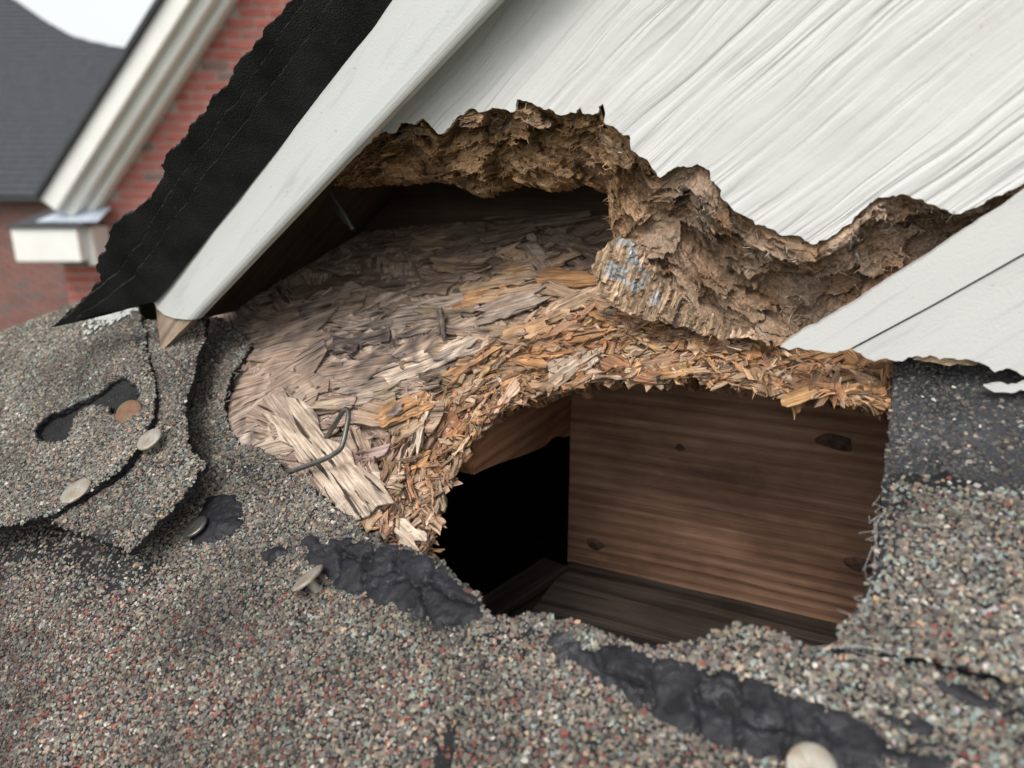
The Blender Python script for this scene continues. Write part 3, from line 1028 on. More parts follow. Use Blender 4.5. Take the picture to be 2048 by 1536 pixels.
def put_strand(pos, ang, L, Wd, colr, tx=0, ty=0, curl=.05, ragged=.18, nx=8, ny=3, thick=.0006):
    V, F, g2 = strandmesh(L, Wd, gs, curl, nx, ny, thick, ragged)
    gcx = np.column_stack([g2, np.full(len(g2), 0.0)])
    B = basis(ang, tx, ty)
    loc = V @ B.T + np.array(pos)
    cc = np.repeat(np.array(colr)[None], len(V), 0) * (.92 + .35 * fbm(p3(loc, 210, 8), 2))[:, None]
    gm = grime(loc[:, :2])[:, None]
    cc = cc * (1 - gm) + np.array([.05, .05, .055]) * gm
    me = mesh_np('wood_strand', V, F, M_STRAND, False, cc, gcx)
    Mx = Matrix.Identity(4)
    for i in range(3):
        for j in range(3):
            Mx[i][j] = B[i, j]
        Mx[i][3] = pos[i]
    return link('wood_strand', me, deck, Mx)

def strand_px(a, b, wpx, colr, lift=.0010, tx=0., ty=0., curl=.04, ragged=.30):
    """a flake laid along the line a-b seen in the picture"""
    la, lb = rl([a], ZD)[0], rl([b], ZD)[0]
    c = (la + lb) / 2
    L = np.linalg.norm(lb - la)
    ang = math.atan2(*(lb - la)[::-1])
    mid = ((np.array(a) + np.array(b)) / 2)
    nrmv = np.array([-(b[1] - a[1]), b[0] - a[0]], float)
    nrmv /= np.linalg.norm(nrmv)
    Wd = np.linalg.norm(rl([mid + nrmv * wpx / 2], ZD)[0] - rl([mid - nrmv * wpx / 2], ZD)[0])
    z = float(np.median(hDeck(np.array([la * (1 - t) + lb * t for t in (.2, .35, .5, .65, .8)])))) + lift
    put_strand((c[0], c[1], z), ang, L, Wd, colr, tx, ty, curl, ragged, 10, 4)

GREY, PINK, TAN, ORG, DRK, PALE = (.41, .335, .275), (.44, .34, .27), (.50, .37, .25), (.49, .28, .14), (.20, .155, .125), (.60, .50, .40)
# the flakes one can name in the picture
big = [
    ((455, 850), (650, 745), 70, PINK, .0012), ((468, 715), (650, 660), 62, PINK, .0010), ((470, 770), (660, 715), 50, PINK, .0016),
    ((480, 655), (700, 600), 45, GREY, .0008), ((460, 880), (600, 800), 60, GREY, .0014), ((500, 900), (640, 870), 50, PALE, .0010),
    ((580, 835), (735, 1030), 82, PALE, .0030), ((560, 800), (690, 980), 60, GREY, .0022), ((690, 830), (740, 960), 40, PINK, .0016),
    ((640, 905), (760, 1000), 40, PALE, .0016), ((730, 990), (830, 1085), 52, PALE, .0020), ((770, 1010), (850, 960), 40, TAN, .0016),
    ((720, 960), (800, 960), 38, PINK, .0018), ((640, 760), (830, 730), 46, PINK, .0012), ((690, 800), (860, 760), 40, GREY, .0016),
    ((760, 770), (950, 690), 42, PALE, .0022), ((800, 720), (960, 640), 34, PINK, .0018), ((700, 650), (900, 620), 40, GREY, .0010),
    ((980, 560), (1200, 560), 46, ORG, .0012), ((900, 600), (1090, 570), 36, TAN, .0014), ((960, 640), (1090, 600), 38, GREY, .0026),
    ((1080, 640), (1210, 575), 36, TAN, .0022), ((1030, 690), (1200, 660), 30, ORG, .0022), ((1090, 745), (1200, 675), 46, PALE, .0034),
    ((1200, 700), (1330, 660), 36, TAN, .0024), ((1290, 700), (1320, 740), 26, TAN, .0030), ((1330, 700), (1450, 690), 42, ORG, .0024),
    ((1370, 680), (1440, 735), 30, PALE, .0034), ((1450, 690), (1650, 720), 40, TAN, .0020), ((1500, 720), (1660, 745), 30, GREY, .0026),
    ((1640, 740), (1780, 760), 36, TAN, .0022), ((1690, 775), (1785, 770), 34, ORG, .0022), ((1570, 690), (1780, 740), 34, GREY, .0014),
    ((890, 500), (1060, 470), 60, DRK, .0008), ((990, 440), (1180, 410), 54, DRK, .0006), ((640, 560), (880, 540), 46, DRK, .0006),  # dark flakes at the back carry the overhang's shade in their colour
    ((700, 500), (960, 480), 60, DRK, .0004), ((1000, 520), (1040, 500), 40, TAN, .0014), ((1050, 480), (1090, 540), 34, GREY, .0014),
    ((1100, 470), (1200, 520), 44, DRK, .0014), ((540, 610), (720, 560), 48, DRK, .0006), ((1000, 545), (1150, 515), 30, TAN, .0018),
    ((890, 640), (893, 690), 14, DRK, .0050), ((905, 610), (1010, 590), 26, ORG, .0016), ((760, 850), (860, 800), 36, ORG, .0024),
    ((790, 880), (870, 830), 26, TAN, .0030), ((830, 900), (860, 790), 24, PALE, .0036), ((870, 790), (960, 750), 30, TAN, .0030),
    ((900, 760), (1000, 700), 30, ORG, .0030), ((780, 940), (850, 900), 30, ORG, .0026), ((1000, 700), (1090, 720), 26, ORG, .0030),
]
for k_, (a, b, w_, c_, lf) in enumerate(big):
    strand_px(a, b, w_, tuple(np.array(c_) * gs.uniform(.85, 1.12)), lf, gs.normal() * .025, gs.normal() * .015, .03)
# smaller flakes that can still be told apart: chewed rim and the loose top layer
vis_px = np.array([(450, 850), (470, 740), (500, 690), (540, 600), (640, 530), (900, 470), (1190, 470), (1200, 600), (1330, 650), (1560, 690), (1790, 725), (1786, 797), (1600, 764), (1400, 740), (1190, 736), (1040, 782), (940, 850), (868, 968), (835, 1100), (700, 1036), (600, 960), (480, 890)], float)
def sample_px(n):
    out = []
    while len(out) < n:
        p = np.array([gs.uniform(440, 1800), gs.uniform(470, 1105)])
        if inside(p[None], vis_px)[0]:
            out.append(p)
    return np.array(out)
FRESH = np.array([(.52, .295, .145), (.54, .385, .25), (.64, .53, .41), (.40, .205, .115), (.48, .355, .265), (.36, .265, .20), (.55, .34, .175)])
cnt = len(big)
edge_tan = np.gradient(edge_d, axis=0)
tries = 0
SP = sample_px(2200)
SL = rl(SP, ZD)
SDist, SZ, SC = dist_line(SL, edge_d), hDeck(SL), deckcol(SL)
for l, d, z, dc in zip(SL, SDist, SZ, SC):
    if cnt >= 298:
        break
    near = d < .020
    if not near and gs.random() < (.86 if d > .032 else .5):
        continue
    i = np.argmin(np.linalg.norm(edge_d - l, axis=1))
    ta = math.atan2(edge_tan[i][1], edge_tan[i][0])
    if near:
        L, Wd = gs.uniform(.009, .024), gs.uniform(.0028, .0080)
        ang = ta + gs.normal() * .38
        tx, ty = gs.normal() * .22, gs.normal() * .09
        lift = gs.uniform(.0004, .0022)
    else:
        L, Wd = gs.uniform(.018, .042), gs.uniform(.0045, .0115)
        ang = gs.normal() * .32 + .18
        tx, ty = gs.normal() * .08, gs.normal() * .04
        lift = gs.uniform(.0000, .0016)
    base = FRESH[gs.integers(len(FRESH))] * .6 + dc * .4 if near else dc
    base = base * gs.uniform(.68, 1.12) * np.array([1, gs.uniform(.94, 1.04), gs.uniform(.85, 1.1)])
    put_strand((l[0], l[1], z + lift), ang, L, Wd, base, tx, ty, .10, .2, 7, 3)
    cnt += 1

def splinters(name, parent, items, mat, kind=True):
    """many small flakes joined into one part"""
    Vs, Fs, Cs, Gs, n0 = [], [], [], [], 0
    for pos, B, L, Wd, colr, curl in items:
        V, F, g2 = strandmesh(L, Wd, gs, curl, 4, 1, .0004, .5)
        Vs.append(V @ B.T + pos)
        Fs.append(F + n0)
        n0 += len(V)
        Cs.append(np.repeat(np.array(colr)[None], len(V), 0))
        Gs.append(np.column_stack([g2 + gs.uniform(0, 3, 2), np.full(len(g2), gs.uniform(0, 50))]))
    o = link(name, mesh_np(name, np.vstack(Vs), np.vstack(Fs), mat, False, np.vstack(Cs), np.vstack(Gs)), parent, I4)
    if kind:
        o['kind'] = 'stuff'
    return o
items = []
SL = rl(sample_px(6500), ZD)
SDist, SZ, SC = dist_line(SL, edge_d), hDeck(SL), deckcol(SL)
SG = grime(SL)
for l, d, z, dc, gm in zip(SL, SDist, SZ, SC, SG):
    pr = 1.0 if d < .016 else (.22 if d < .03 else .02)
    if gs.random() > pr:
        continue
    i = np.argmin(np.linalg.norm(edge_d - l, axis=1))
    ta = math.atan2(edge_tan[i][1], edge_tan[i][0])
    near = d < .022
    ang = (ta + gs.normal() * .6) if near else gs.normal() * .7 + .1
    L, Wd = (gs.uniform(.0035, .011), gs.uniform(.0006, .0026))
    base = (FRESH[gs.integers(len(FRESH))] * .6 + dc * .4 if near else dc) * gs.uniform(.5, 1.4) * (1 - .7 * gm)
    items.append((np.array([l[0], l[1], z + gs.uniform(0, .0022)]), basis(ang, gs.normal() * .5, gs.normal() * (.35 if near else .15)), L, Wd, base, .15))
# splinters sticking out over the rim of the hole
inn = np.array([hole_poly.mean(0)])[0]
EC = deckcol(edge_d)
for i in range(2, len(edge_d) - 2, 1):
    for r in range(gs.integers(2, 6)):
        p = edge_d[i] + gs.normal(size=2) * .0012
        tg = nrm(edge_tan[i])
        nn = np.array([-tg[1], tg[0]])
        if nn @ (inn - p) < 0:
            nn = -nn
        dirv = nn * gs.uniform(.2, 1) + tg * gs.normal() * .9
        ang = math.atan2(dirv[1], dirv[0])
        L = gs.uniform(.002, .0075)
        z = gs.uniform(-.017, -.0075)
        base = (FRESH[gs.integers(len(FRESH))] * .6 + EC[i] * .4) * gs.uniform(.55, 1.3)
        items.append((np.array([p[0], p[1], z]), basis(ang, gs.normal() * .5, gs.normal() * .35), L, gs.uniform(.0006, .0024), base, .15))
splinters('splinters', deck, items, M_STRAND)

# ================================================================== RAKE BOARD
Wm = W.mat()
rake = empty('rake_board', Wm, 'white painted wood grain rake board rotted away along its lower edge', 'board')
def wl(px, c=CW):
    return Wplane(c).loc(np.array(px, float))
F_px = [(700, 318), (745, 276), (770, 262), (784, 266), (800, 244), (826, 252), (846, 234), (860, 248), (876, 264), (888, 268), (906, 246), (920, 228), (944, 216), (966, 222), (1000, 216), (1030, 222), (1034, 200), (1062, 205), (1084, 220), (1120, 228), (1150, 226), (1163, 208), (1166, 228), (1196, 226), (1205, 212), (1207, 248), (1240, 262), (1262, 276), (1264, 300), (1285, 316), (1302, 330), (1318, 354), (1345, 338), (1372, 330), (1398, 326), (1412, 342), (1440, 376), (1444, 402), (1480, 424), (1508, 446), (1540, 456), (1556, 470), (1590, 470), (1628, 488), (1655, 476), (1690, 455), (1728, 416), (1760, 394), (1800, 390), (1846, 398), (1890, 420), (1922, 432), (1950, 412), (2000, 392), (2040, 372)]
F_l = rough(wl(F_px), .0009, .0009, 71, freq=260)
w_out = resample(wl([(2040, 372), (2330, 190), (2330, -320), (1190, -320), (990, -82), (640, 335), (700, 318)]), .01)
face_poly = np.vstack([F_l, w_out[1:-1]])
hF = lambda p: .0003 * fbm(p3(p, 30, 3.3), 3) + .0002 * np.exp(-(dist_line(p, F_l) / .004) ** 2) * fbm(p3(p, 70, 1.3), 2)
V, F = sheet(face_poly, .0045, hF, .0016, 70, rings=2, wob=.0003)
face = link('painted_face', mesh_np('painted_face', V, F, M_PAINT, True), rake, I4)
# rotten core: the torn surface from the paint edge back into the board
pairs = [((690, 326), (670, 372), 0), ((745, 275), (700, 368), 0), ((770, 262), (725, 363), 0), ((800, 243), (760, 360), 0), ((846, 236), (812, 358), 0), ((886, 266), (858, 356), 0), ((920, 229), (905, 368), 0), ((965, 218), (945, 390), 0), ((1000, 218), (985, 378), 0), ((1035, 202), (1020, 354), 0), ((1085, 220), (1075, 370), 0), ((1120, 228), (1110, 378), 0), ((1163, 224), (1150, 362), 0), ((1200, 224), (1185, 374), 0), ((1208, 250), (1214, 380), 0), ((1252, 272), (1219, 420), .1), ((1285, 317), (1228, 462), .25), ((1316, 352), (1252, 500), .5), ((1345, 338), (1262, 560), .9), ((1396, 328), (1306, 606), 1), ((1432, 366), (1345, 642), 1), ((1445, 402), (1400, 658), 1), ((1500, 442), (1470, 672), 1), ((1560, 468), (1545, 684), 1), ((1630, 488), (1620, 672), 1), ((1690, 455), (1700, 622), 1), ((1740, 408), (1790, 562), 1), ((1800, 390), (1860, 516), 1), ((1890, 420), (1930, 470), 1), ((1950, 412), (1985, 434), .6), ((2005, 392), (2025, 410), .4), ((2040, 372), (2055, 390), .3)]
PF = np.array([p[0] for p in pairs], float)
PB = np.array([p[1] for p in pairs], float)
PK = np.array([p[2] for p in pairs], float)
seg = np.linalg.norm(np.diff((PF + PB) / 2, axis=0), axis=1)
cum = np.r_[0, np.cumsum(seg)]
NU, NV = 720, 150
tu = np.linspace(0, cum[-1], NU)
it = lambda A: np.stack([np.interp(tu, cum, A[:, k]) for k in range(2)], -1)
pf, pb, pk = it(PF), it(PB), np.interp(tu, cum, PK)
sv = np.linspace(-.07, 1.0, NV)
S = np.repeat(sv[None], NU, 0)
PX = pf[:, None] * (1 - S[..., None]) + pb[:, None] * S[..., None]
# depth profile: simple slope at the left, a step back and then a flat inner layer at the right
sc = np.clip(S, 0, 1)
prof0 = .003 + .019 * sc ** .8
prof1 = .003 + .011 * np.clip((sc - .16) / .22, 0, 1) ** 1.0 + .006 * sc - .004 * np.clip((sc - .75) / .25, 0, 1)
prof = prof0 * (1 - pk[:, None]) + prof1 * pk[:, None]
rr_ = ray(PX.reshape(-1, 2))
cc_ = CW + prof.reshape(-1)
P = CAM + rr_ * (-cc_ / (rr_ @ mW))[:, None]
Lw = W.tolocal(P)
LG = Lw.reshape(NU, NV, 3)
midl = LG[:, NV // 2]
ulen = np.r_[0, np.cumsum(np.linalg.norm(np.diff(midl, axis=0), axis=1))]
vlen = np.concatenate([np.zeros((NU, 1)), np.cumsum(np.linalg.norm(np.diff(LG, axis=1), axis=2), axis=1)], 1)
q2 = np.column_stack([np.repeat(ulen, NV), -vlen.reshape(-1)])
f1 = flakes(q2, .0120, 21, .6, aniso=(.8, 1.2), warp=.4, bias=.40)
f2 = flakes(q2, .0056, 22, .55, aniso=(.75, 1.3), warp=.4, bias=.40)
f3 = flakes(q2, .0021, 25, .6, warp=.5)
w_in = np.clip((S.reshape(-1) + .02) / .10, 0, 1)
amp = np.where(np.repeat(pk, NV) > .5, 1.0, 1.1)
dz = w_in * amp * (.0078 * f1[0] + .0022 * f2[0] + .0002 * f3[0] + .0005 * fbm(p3(q2, 260, 3), 4) + .0002 * fbm(p3(q2, 900, 5), 2))
dz = np.minimum(dz, prof.reshape(-1) + .004)
Lw2 = Lw.copy()
Lw2[:, 2] += dz
Lw2[:, 1] += -.55 * w_in * (.0026 * f1[0] + .0018 * f2[0])
# the surface rolls back behind its lower rim
roll = 12
back = Lw2.reshape(NU, NV, 3)[:, -1]
extra = []
for r in range(1, roll + 1):
    e = back.copy()
    e[:, 2] -= .016 * r / roll
    e[:, 1] -= .0012 * math.sin(r / roll * math.pi)
    q = np.column_stack([e[:, 0] * 1.0, e[:, 2] * 3 + .7])
    e[:, 1] += .0025 * fbm(p3(q, 160, 7.7), 3)
    extra.append(e)
G = np.concatenate([Lw2.reshape(NU, NV, 3), np.stack(extra, 1)], 1)
NT = NV + roll
idx = np.arange(NU * NT).reshape(NU, NT)
Q = np.stack([idx[:-1, :-1], idx[:-1, 1:], idx[1:, 1:], idx[1:, :-1]], -1).reshape(-1, 4)
br = np.array([.28, .180, .108])
gold = np.array([.37, .235, .120])
gry = np.array([.15, .128, .108])
pale = np.array([.37, .280, .205])
mixn = np.clip(.5 + .9 * fbm(p3(q2, 70, 11), 3), 0, 1)[:, None]
leftw = (1 - np.repeat(pk, NV))[:, None]
ccv = br * (1 - mixn) + (gold * leftw + pale * (1 - leftw)) * mixn
lipw = np.exp(-((S.reshape(-1) - .2) / .13) ** 2)[:, None] * np.clip(.35 + 1.2 * fbm(p3(q2, 110, 14), 3), 0, 1)[:, None]
ccv = ccv * (1 - .7 * lipw) + gry * .7 * lipw
ccv = ccv * np.array([.86, .85, .86]) * (.72 + .55 * f2[1] * .7 + .3 * f1[1] * .6)[:, None]
CC = np.concatenate([ccv.reshape(NU, NV, 3), np.repeat(ccv.reshape(NU, NV, 3)[:, -1:], roll, 1) * .8], 1).reshape(-1, 3)
core = link('rotted_core', mesh_np('rotted_core', G.reshape(-1, 3), Q, M_FIBRE, True, CC), rake, I4)
# loose fibres on the torn surface
gf = np.random.default_rng(17)
Gc = G[:, :NV].reshape(-1, 3)
nf = 4200
pick = gf.integers(0, len(Gc), nf)
pick = pick[(S.reshape(-1)[pick] > .03)]
Vs, Fs, Cs = [], [], []
for k_, i in enumerate(pick):
    o_ = Gc[i]
    L = gf.uniform(.0010, .0034)
    a = gf.uniform(0, math.tau)
    dvec = nrm(np.array([math.cos(a), math.sin(a) * .8, gf.uniform(-.1, .65)]))
    sd_ = nrm(np.cross(dvec, gf.normal(size=3))) * gf.uniform(.00008, .00022)
    up_ = np.cross(dvec, nrm(sd_)) * .00012
    bend = gf.normal(size=3) * L * .12
    b0 = len(Vs) * 7
    Vs.append(np.array([o_ - sd_, o_ + sd_, o_ + up_, o_ + dvec * L * .5 + bend - sd_ * .8, o_ + dvec * L * .5 + bend + sd_ * .8, o_ + dvec * L * .5 + bend + up_, o_ + dvec * L]))
    Fs.append(np.array([(0, 1, 4), (0, 4, 3), (1, 2, 5), (1, 5, 4), (2, 0, 3), (2, 3, 5), (3, 4, 6), (4, 5, 6), (5, 3, 6)]) + b0)
    Cs.append(np.repeat((ccv[i] * gf.uniform(.7, 2.0) if gf.random() > .12 else np.array([.5, .44, .36]))[None], 7, 0))
o = link('fibres', mesh_np('fibres', np.vstack(Vs), np.vstack(Fs), M_FIBRE, False, np.vstack(Cs)), core, I4)
o['kind'] = 'stuff'

# splintered end of the inner trim, tan layers with a grey paint patch -----------------------------
CB = .2585
WB = Wplane(CB)
blk_px = [(1246, 474), (1280, 500), (1330, 560), (1380, 620), (1440, 650), (1510, 668), (1520, 680), (1440, 676), (1380, 660), (1330, 646), (1280, 636), (1240, 622), (1212, 606), (1198, 570), (1187, 530), (1196, 504), (1222, 482)]
blk_poly = rough(WB.loc(np.array(blk_px, float)), .0010, .0012, 81, freq=240, closed=True)
def hBlk(p):
    fl = flakes(p @ np.array([[.86, -.5], [.5, .86]]), .0040, 31, .6, aniso=(.45, 1.9), warp=.3)
    return .0018 * fl[0] + .0004 * fbm(p3(p, 500, 3), 2)
V, F = sheet(blk_poly, .0008, hBlk, .015, 80, rings=5, wob=.0016)
g2 = V[:, :2] @ np.array([[.86, -.5], [.5, .86]])
fl = flakes(g2, .0040, 31, .6, aniso=(.45, 1.9), warp=.3)
cb = np.array([.50, .37, .25]) * (.65 + .65 * fl[1])[:, None]
cb = cb * np.where((np.arange(len(V)) > 0) & (V[:, 2] < -.004), .75, 1.0)[:, None]
pt_px = [(1232, 478), (1262, 474), (1270, 500), (1290, 545), (1324, 580), (1322, 612), (1284, 604), (1258, 572), (1232, 560), (1206, 556), (1216, 524), (1226, 500)]
ptl = WB.loc(np.array(pt_px, float))
coat = (inside(V[:, :2], ptl) & (V[:, 2] > -.003) & (.25 * fl[0] + fbm(p3(V[:, :2], 170, 6), 4) > -.22))[:, None]
cb = np.where(coat, np.array([.47, .48, .485]), cb)
blk = link('splintered_trim_end', mesh_np('splintered_trim_end', V, F, M_STRAND, False, cb, np.column_stack([g2, fl[1] * 30])), None, WB.mat())
tag(blk, 'splintered tan trim end with grey paint patch, between rotted core and roof deck', 'wood')
# ================================================================== RAKE TRIM (white strip under the upper shingles)
CT = CW - .0165
WT = Wplane(CT)
def tl(px, z=0):
    return WT.loc(np.array(px, float), z)
# straight strip: two edges measured in the picture
e1a, e1b = tl([(765, 0)])[0], tl([(300, 592)])[0]      # outer edge
e2a, e2b = tl([(990, 0)])[0], tl([(385, 640)])[0]      # inner edge
xs0 = e1b[0]
ytop = .5 * (e1a[1] + e1b[1])
ybot = .5 * (e2a[1] + e2b[1])
tip = tl([(318, 704)])[0]
y_up, y_dn = max(ytop, ybot), min(ytop, ybot)
x_hi = tl([(990, 0)])[0][0] + .18
def trimprofile(n=9):
    # rounded face: edges eased back, slight belly
    out = []
    for t in [0, .02, .05, .1, .3, .5, .7, .9, .95, .98, 1]:
        y = y_dn + (y_up - y_dn) * t
        z = .0016 * (1 - abs(2 * t - 1) ** 9) - .0016
        out.append((y, z))
    return out
prof_t = trimprofile()
prof_all = [(y_dn, -.0050)] + prof_t + [(y_up, -.0050)]
# outer end is cut on a slant towards the tip
def end_x(y):
    t = (y - y_dn) / (y_up - y_dn)
    return None
trim = empty('rake_trim', WT.mat(), 'smooth white trim strip running up the rake, ending in a bare pointed tip', 'trim')
bx_up = tl([(300, 592)])[0][0]
bx_dn = tl([(385, 640)])[0][0]
stations = [0.0, .012, .03, .07, .12, .2, .3, 1.0]
def trimgrid(x_of_y0, x_of_y1, stn, name, mat):
    V = []
    for s in stn:
        for (y, z) in prof_all:
            t = (y - y_dn) / (y_up - y_dn)
            x0, x1 = x_of_y0(t), x_of_y1(t)
            xx = x0 + (x1 - x0) * s
            ya = e1b[1] + (e1a[1] - e1b[1]) * (xx - e1b[0]) / (e1a[0] - e1b[0])
            yb_ = e2b[1] + (e2a[1] - e2b[1]) * (xx - e2b[0]) / (e2a[0] - e2b[0])
            yhi, ylo = max(ya, yb_), min(ya, yb_)
            V.append((xx, ylo + (yhi - ylo) * t, z))
    n = len(prof_all)
    F = []
    for i in range(len(stn) - 1):
        for j in range(n - 1):
            F.append((i * n + j, (i + 1) * n + j, (i + 1) * n + j + 1, i * n + j + 1))
        F.append((i * n + n - 1, (i + 1) * n + n - 1, (i + 1) * n, i * n))
    V = np.array(V)
    F = np.array(F)
    c0 = len(V)
    V = np.vstack([V, V[:n].mean(0), V[-n:].mean(0)])
    caps = []
    for j in range(n):
        caps.append((c0, j, (j + 1) % n, (j + 1) % n))
        b = (len(stn) - 1) * n
        caps.append((c0 + 1, b + (j + 1) % n, b + j, b + j))
    T = np.vstack([F[:, [0, 1, 2]], F[:, [0, 2, 3]], np.array(caps)[:, :3]])
    return link(name, mesh_np(name, V, T, mat, False), trim, I4)
# painted part ends along a curved line, bare wood runs to the tip
pe = lambda t: bx_dn + (bx_up - bx_dn) * t + .006 * math.sin(math.pi * min(max(t, 0), 1)) * -1
o = trimgrid(pe, lambda t: x_hi, [0, .01, .03, .06, .1, .16, .24, .34, .5, .7, 1], 'trim_strip', M_PAINT2)
def edge_y(xx, t):
    ya = e1b[1] + (e1a[1] - e1b[1]) * (xx - e1b[0]) / (e1a[0] - e1b[0])
    yb_ = e2b[1] + (e2a[1] - e2b[1]) * (xx - e2b[0]) / (e2a[0] - e2b[0])
    return min(ya, yb_) + (max(ya, yb_) - min(ya, yb_)) * t
tp = np.vstack([[(pe(t) + .0012, edge_y(pe(t), t)) for t in np.linspace(0.03, .97, 9)], [tip]])
ar = 0.5 * np.sum(tp[:, 0] * np.roll(tp[:, 1], -1) - np.roll(tp[:, 0], -1) * tp[:, 1])
V, F = sheet(resample(tp if ar > 0 else tp[::-1], .002, True), .003, lambda p: -.0012 + .0002 * fbm(p3(p, 200, 2), 2), .0040, 89, rings=2)
link('bare_tip', mesh_np('bare_tip', V, F, M_BAREEND), trim, I4)

# ================================================================== LOWER TRIM at the right
CL = CW - .007
WL = Wplane(CL)
low = empty('lower_trim_board', WL.mat(), 'cracked white painted trim board at the right, standing on the roof', 'trim')
def ll(px):
    return WL.loc(np.array(px, float))
up_edge = rough(ll([(1560, 694), (1602, 664), (1622, 656), (1700, 610), (1850, 514), (2048, 384), (2330, 200)]), .002, .0003, 90)
lo_edge = rough(ll([(1698, 698), (1664, 704), (1640, 702), (1612, 696), (1590, 698), (1560, 694)]), .0009, .0008, 91, freq=300)
mid = ll([(2330, 200), (2330, 352), (2048, 506), (1860, 612), (1698, 698)])
poly = np.vstack([up_edge, resample(mid, .004)[1:-1], lo_edge[:-1]])
V, F = sheet(poly, .004, lambda p: .00012 * fbm(p3(p, 40, 2), 2), .006, 92, rings=2)
link('strip', mesh_np('strip', V, F, M_PAINT3, False), low, I4)
crack = ll([(1704, 700), (1862, 616), (2048, 512), (2330, 358)])
bot = rough(ll([(2330, 800), (2120, 752), (2048, 748), (2010, 738), (1985, 742), (1962, 726), (1930, 722), (1900, 716), (1860, 712), (1820, 718), (1780, 726), (1744, 722), (1704, 700)]), .0009, .0009, 93, freq=300)
poly = np.vstack([resample(crack, .004), bot[:-1]])
V, F = sheet(poly, .004, lambda p: -.0008 + .00012 * fbm(p3(p, 40, 3), 2), .006, 94, rings=2)
link('strip', mesh_np('strip', V, F, M_PAINT3, False), low, I4)
# bare wood showing under the broken paint, and a tongue of paint hanging at the right
bw = rough(ll([(1825, 722), (1860, 706), (1905, 708), (1960, 716), (1962, 738), (1920, 732), (1880, 734)]), .0009, .0008, 95, freq=300, closed=True)
V, F = sheet(bw, .0016, lambda p: -.003 + .0008 * fbm(p3(p, 200, 3), 2), .004, 96, rings=2)
link('bare_wood_edge', mesh_np('bare_wood_edge', V, F, M_TANW, False), low, I4)
dr = rough(ll([(1968, 772), (2000, 766), (2020, 772), (2048, 764), (2100, 752), (2180, 740), (2180, 775), (2048, 782), (2010, 784), (1985, 782)]), .001, .0006, 97, closed=True)
V, F = sheet(dr, .002, lambda p: .0006 * fbm(p3(p, 90, 3), 2), .002, 98, rings=2)
link('paint_tongue', mesh_np('paint_tongue', V, F, M_PAINT3, True), low, I4)

# ================================================================== UPPER ROOF EDGE (black underside of the overhanging shingles)
nS = nrm(np.cross(dv, mW))
if nS[2] < 0:
    nS = -nS
pS = WT.world([e1a[0], y_up + .002, 0.0])
SF = Frame(pS, -dv, -nS)              # local z points down towards the camera
inw = -mW @ SF.ey
inw = np.array([0, 1.0 if inw > 0 else -1.0])
yUp = -SF.ez - mW * (-SF.ez @ mW)
yUp = nrm(nS - mW * (nS @ mW))
oT = nrm(mW * .62 + yUp * .78)
nT = nrm(np.cross(dv, oT))
if nT @ nS < 0:
    nT = -nT
ST = Frame(pS, -dv, -nT)
inwT = np.array([0, 1.0 if (-oT @ ST.ey) > 0 else -1.0])
ST_M = SF.mat().inverted() @ ST.mat()
upper = empty('upper_roof_edge', SF.mat(), 'black ragged overhanging shingle edge above the white trim strip', 'roof edge')
out_px = [(104, 656), (130, 640), (160, 606), (180, 578), (198, 560), (188, 540), (192, 528), (214, 500), (222, 468), (240, 450), (262, 424), (290, 404), (310, 372), (328, 345), (320, 332), (352, 290), (375, 262), (404, 232), (440, 186), (462, 160), (480, 130), (500, 96), (530, 62), (560, 30), (586, 0), (640, -75), (770, -250)]
def slab(pxs, z, amp, seed, inset=0.0, name='shingle', mat=M_ASPH2, depth=.20, thick=.0022, spacing=.004):
    l = ST.loc(np.array(pxs, float), z)
    e = rough(l, .0008, amp, seed, freq=70, oct=6)
    # inner edge tucks in just behind the top of the trim
    far = [np.array([e[-1][0] + .02, inwT[1] * .008]), ST.loc(np.array([(306, 598)], float), z)[0] + inwT * .002]
    poly = np.vstack([e, resample(np.array([e[-1], *far, e[0]]), .01)[1:-1]])
    hz = lambda p: z + .0011 * fbm(p3(p, 22, seed), 3) + .0002 * fbm(p3(p, 160, seed + 2), 2)
    V, F = sheet(poly, spacing, hz, thick, seed, rings=3, wob=.0005)
    return link(name, mesh_np(name, V, F, mat, True), upper, ST_M), e
s1, e_out = slab(out_px, 0.0, .0022, 101, 0.0, depth=.19)
in2 = [(105, 656), (240, 540), (300, 455), (345, 375), (415, 285), (470, 200), (530, 110), (566, 60), (612, 0), (800, -250)]
s2, e2 = slab(in2, .0024, .0012, 102, 0.0, depth=.17)
in3 = [(150, 640), (262, 560), (330, 470), (380, 390), (450, 300), (520, 205), (590, 110), (668, 0), (845, -250)]
s3, e3 = slab(in3, .0044, .0008, 103, 0.0, depth=.15, thick=.0022)
# board sheathing of the upper roof, its underside shows in the dark behind the trim
zb = .0100
ex0 = tl([(318, 704)])[0][0]
lx0 = SF.tolocal(WT.world([bx_up - .012, y_up, 0]))[0]
yy = SF.tolocal(WT.world([bx_up, y_up, -.011]))[1]
dpoly = np.array([(lx0, yy), (lx0 + .60, yy), (lx0 + .60, yy + inw[1] * .16), (lx0, yy + inw[1] * .16)])
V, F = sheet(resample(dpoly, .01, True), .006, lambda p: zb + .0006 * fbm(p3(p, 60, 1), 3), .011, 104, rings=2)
link('sheathing', mesh_np('sheathing', V, F, M_SHEATH, True), upper, I4)

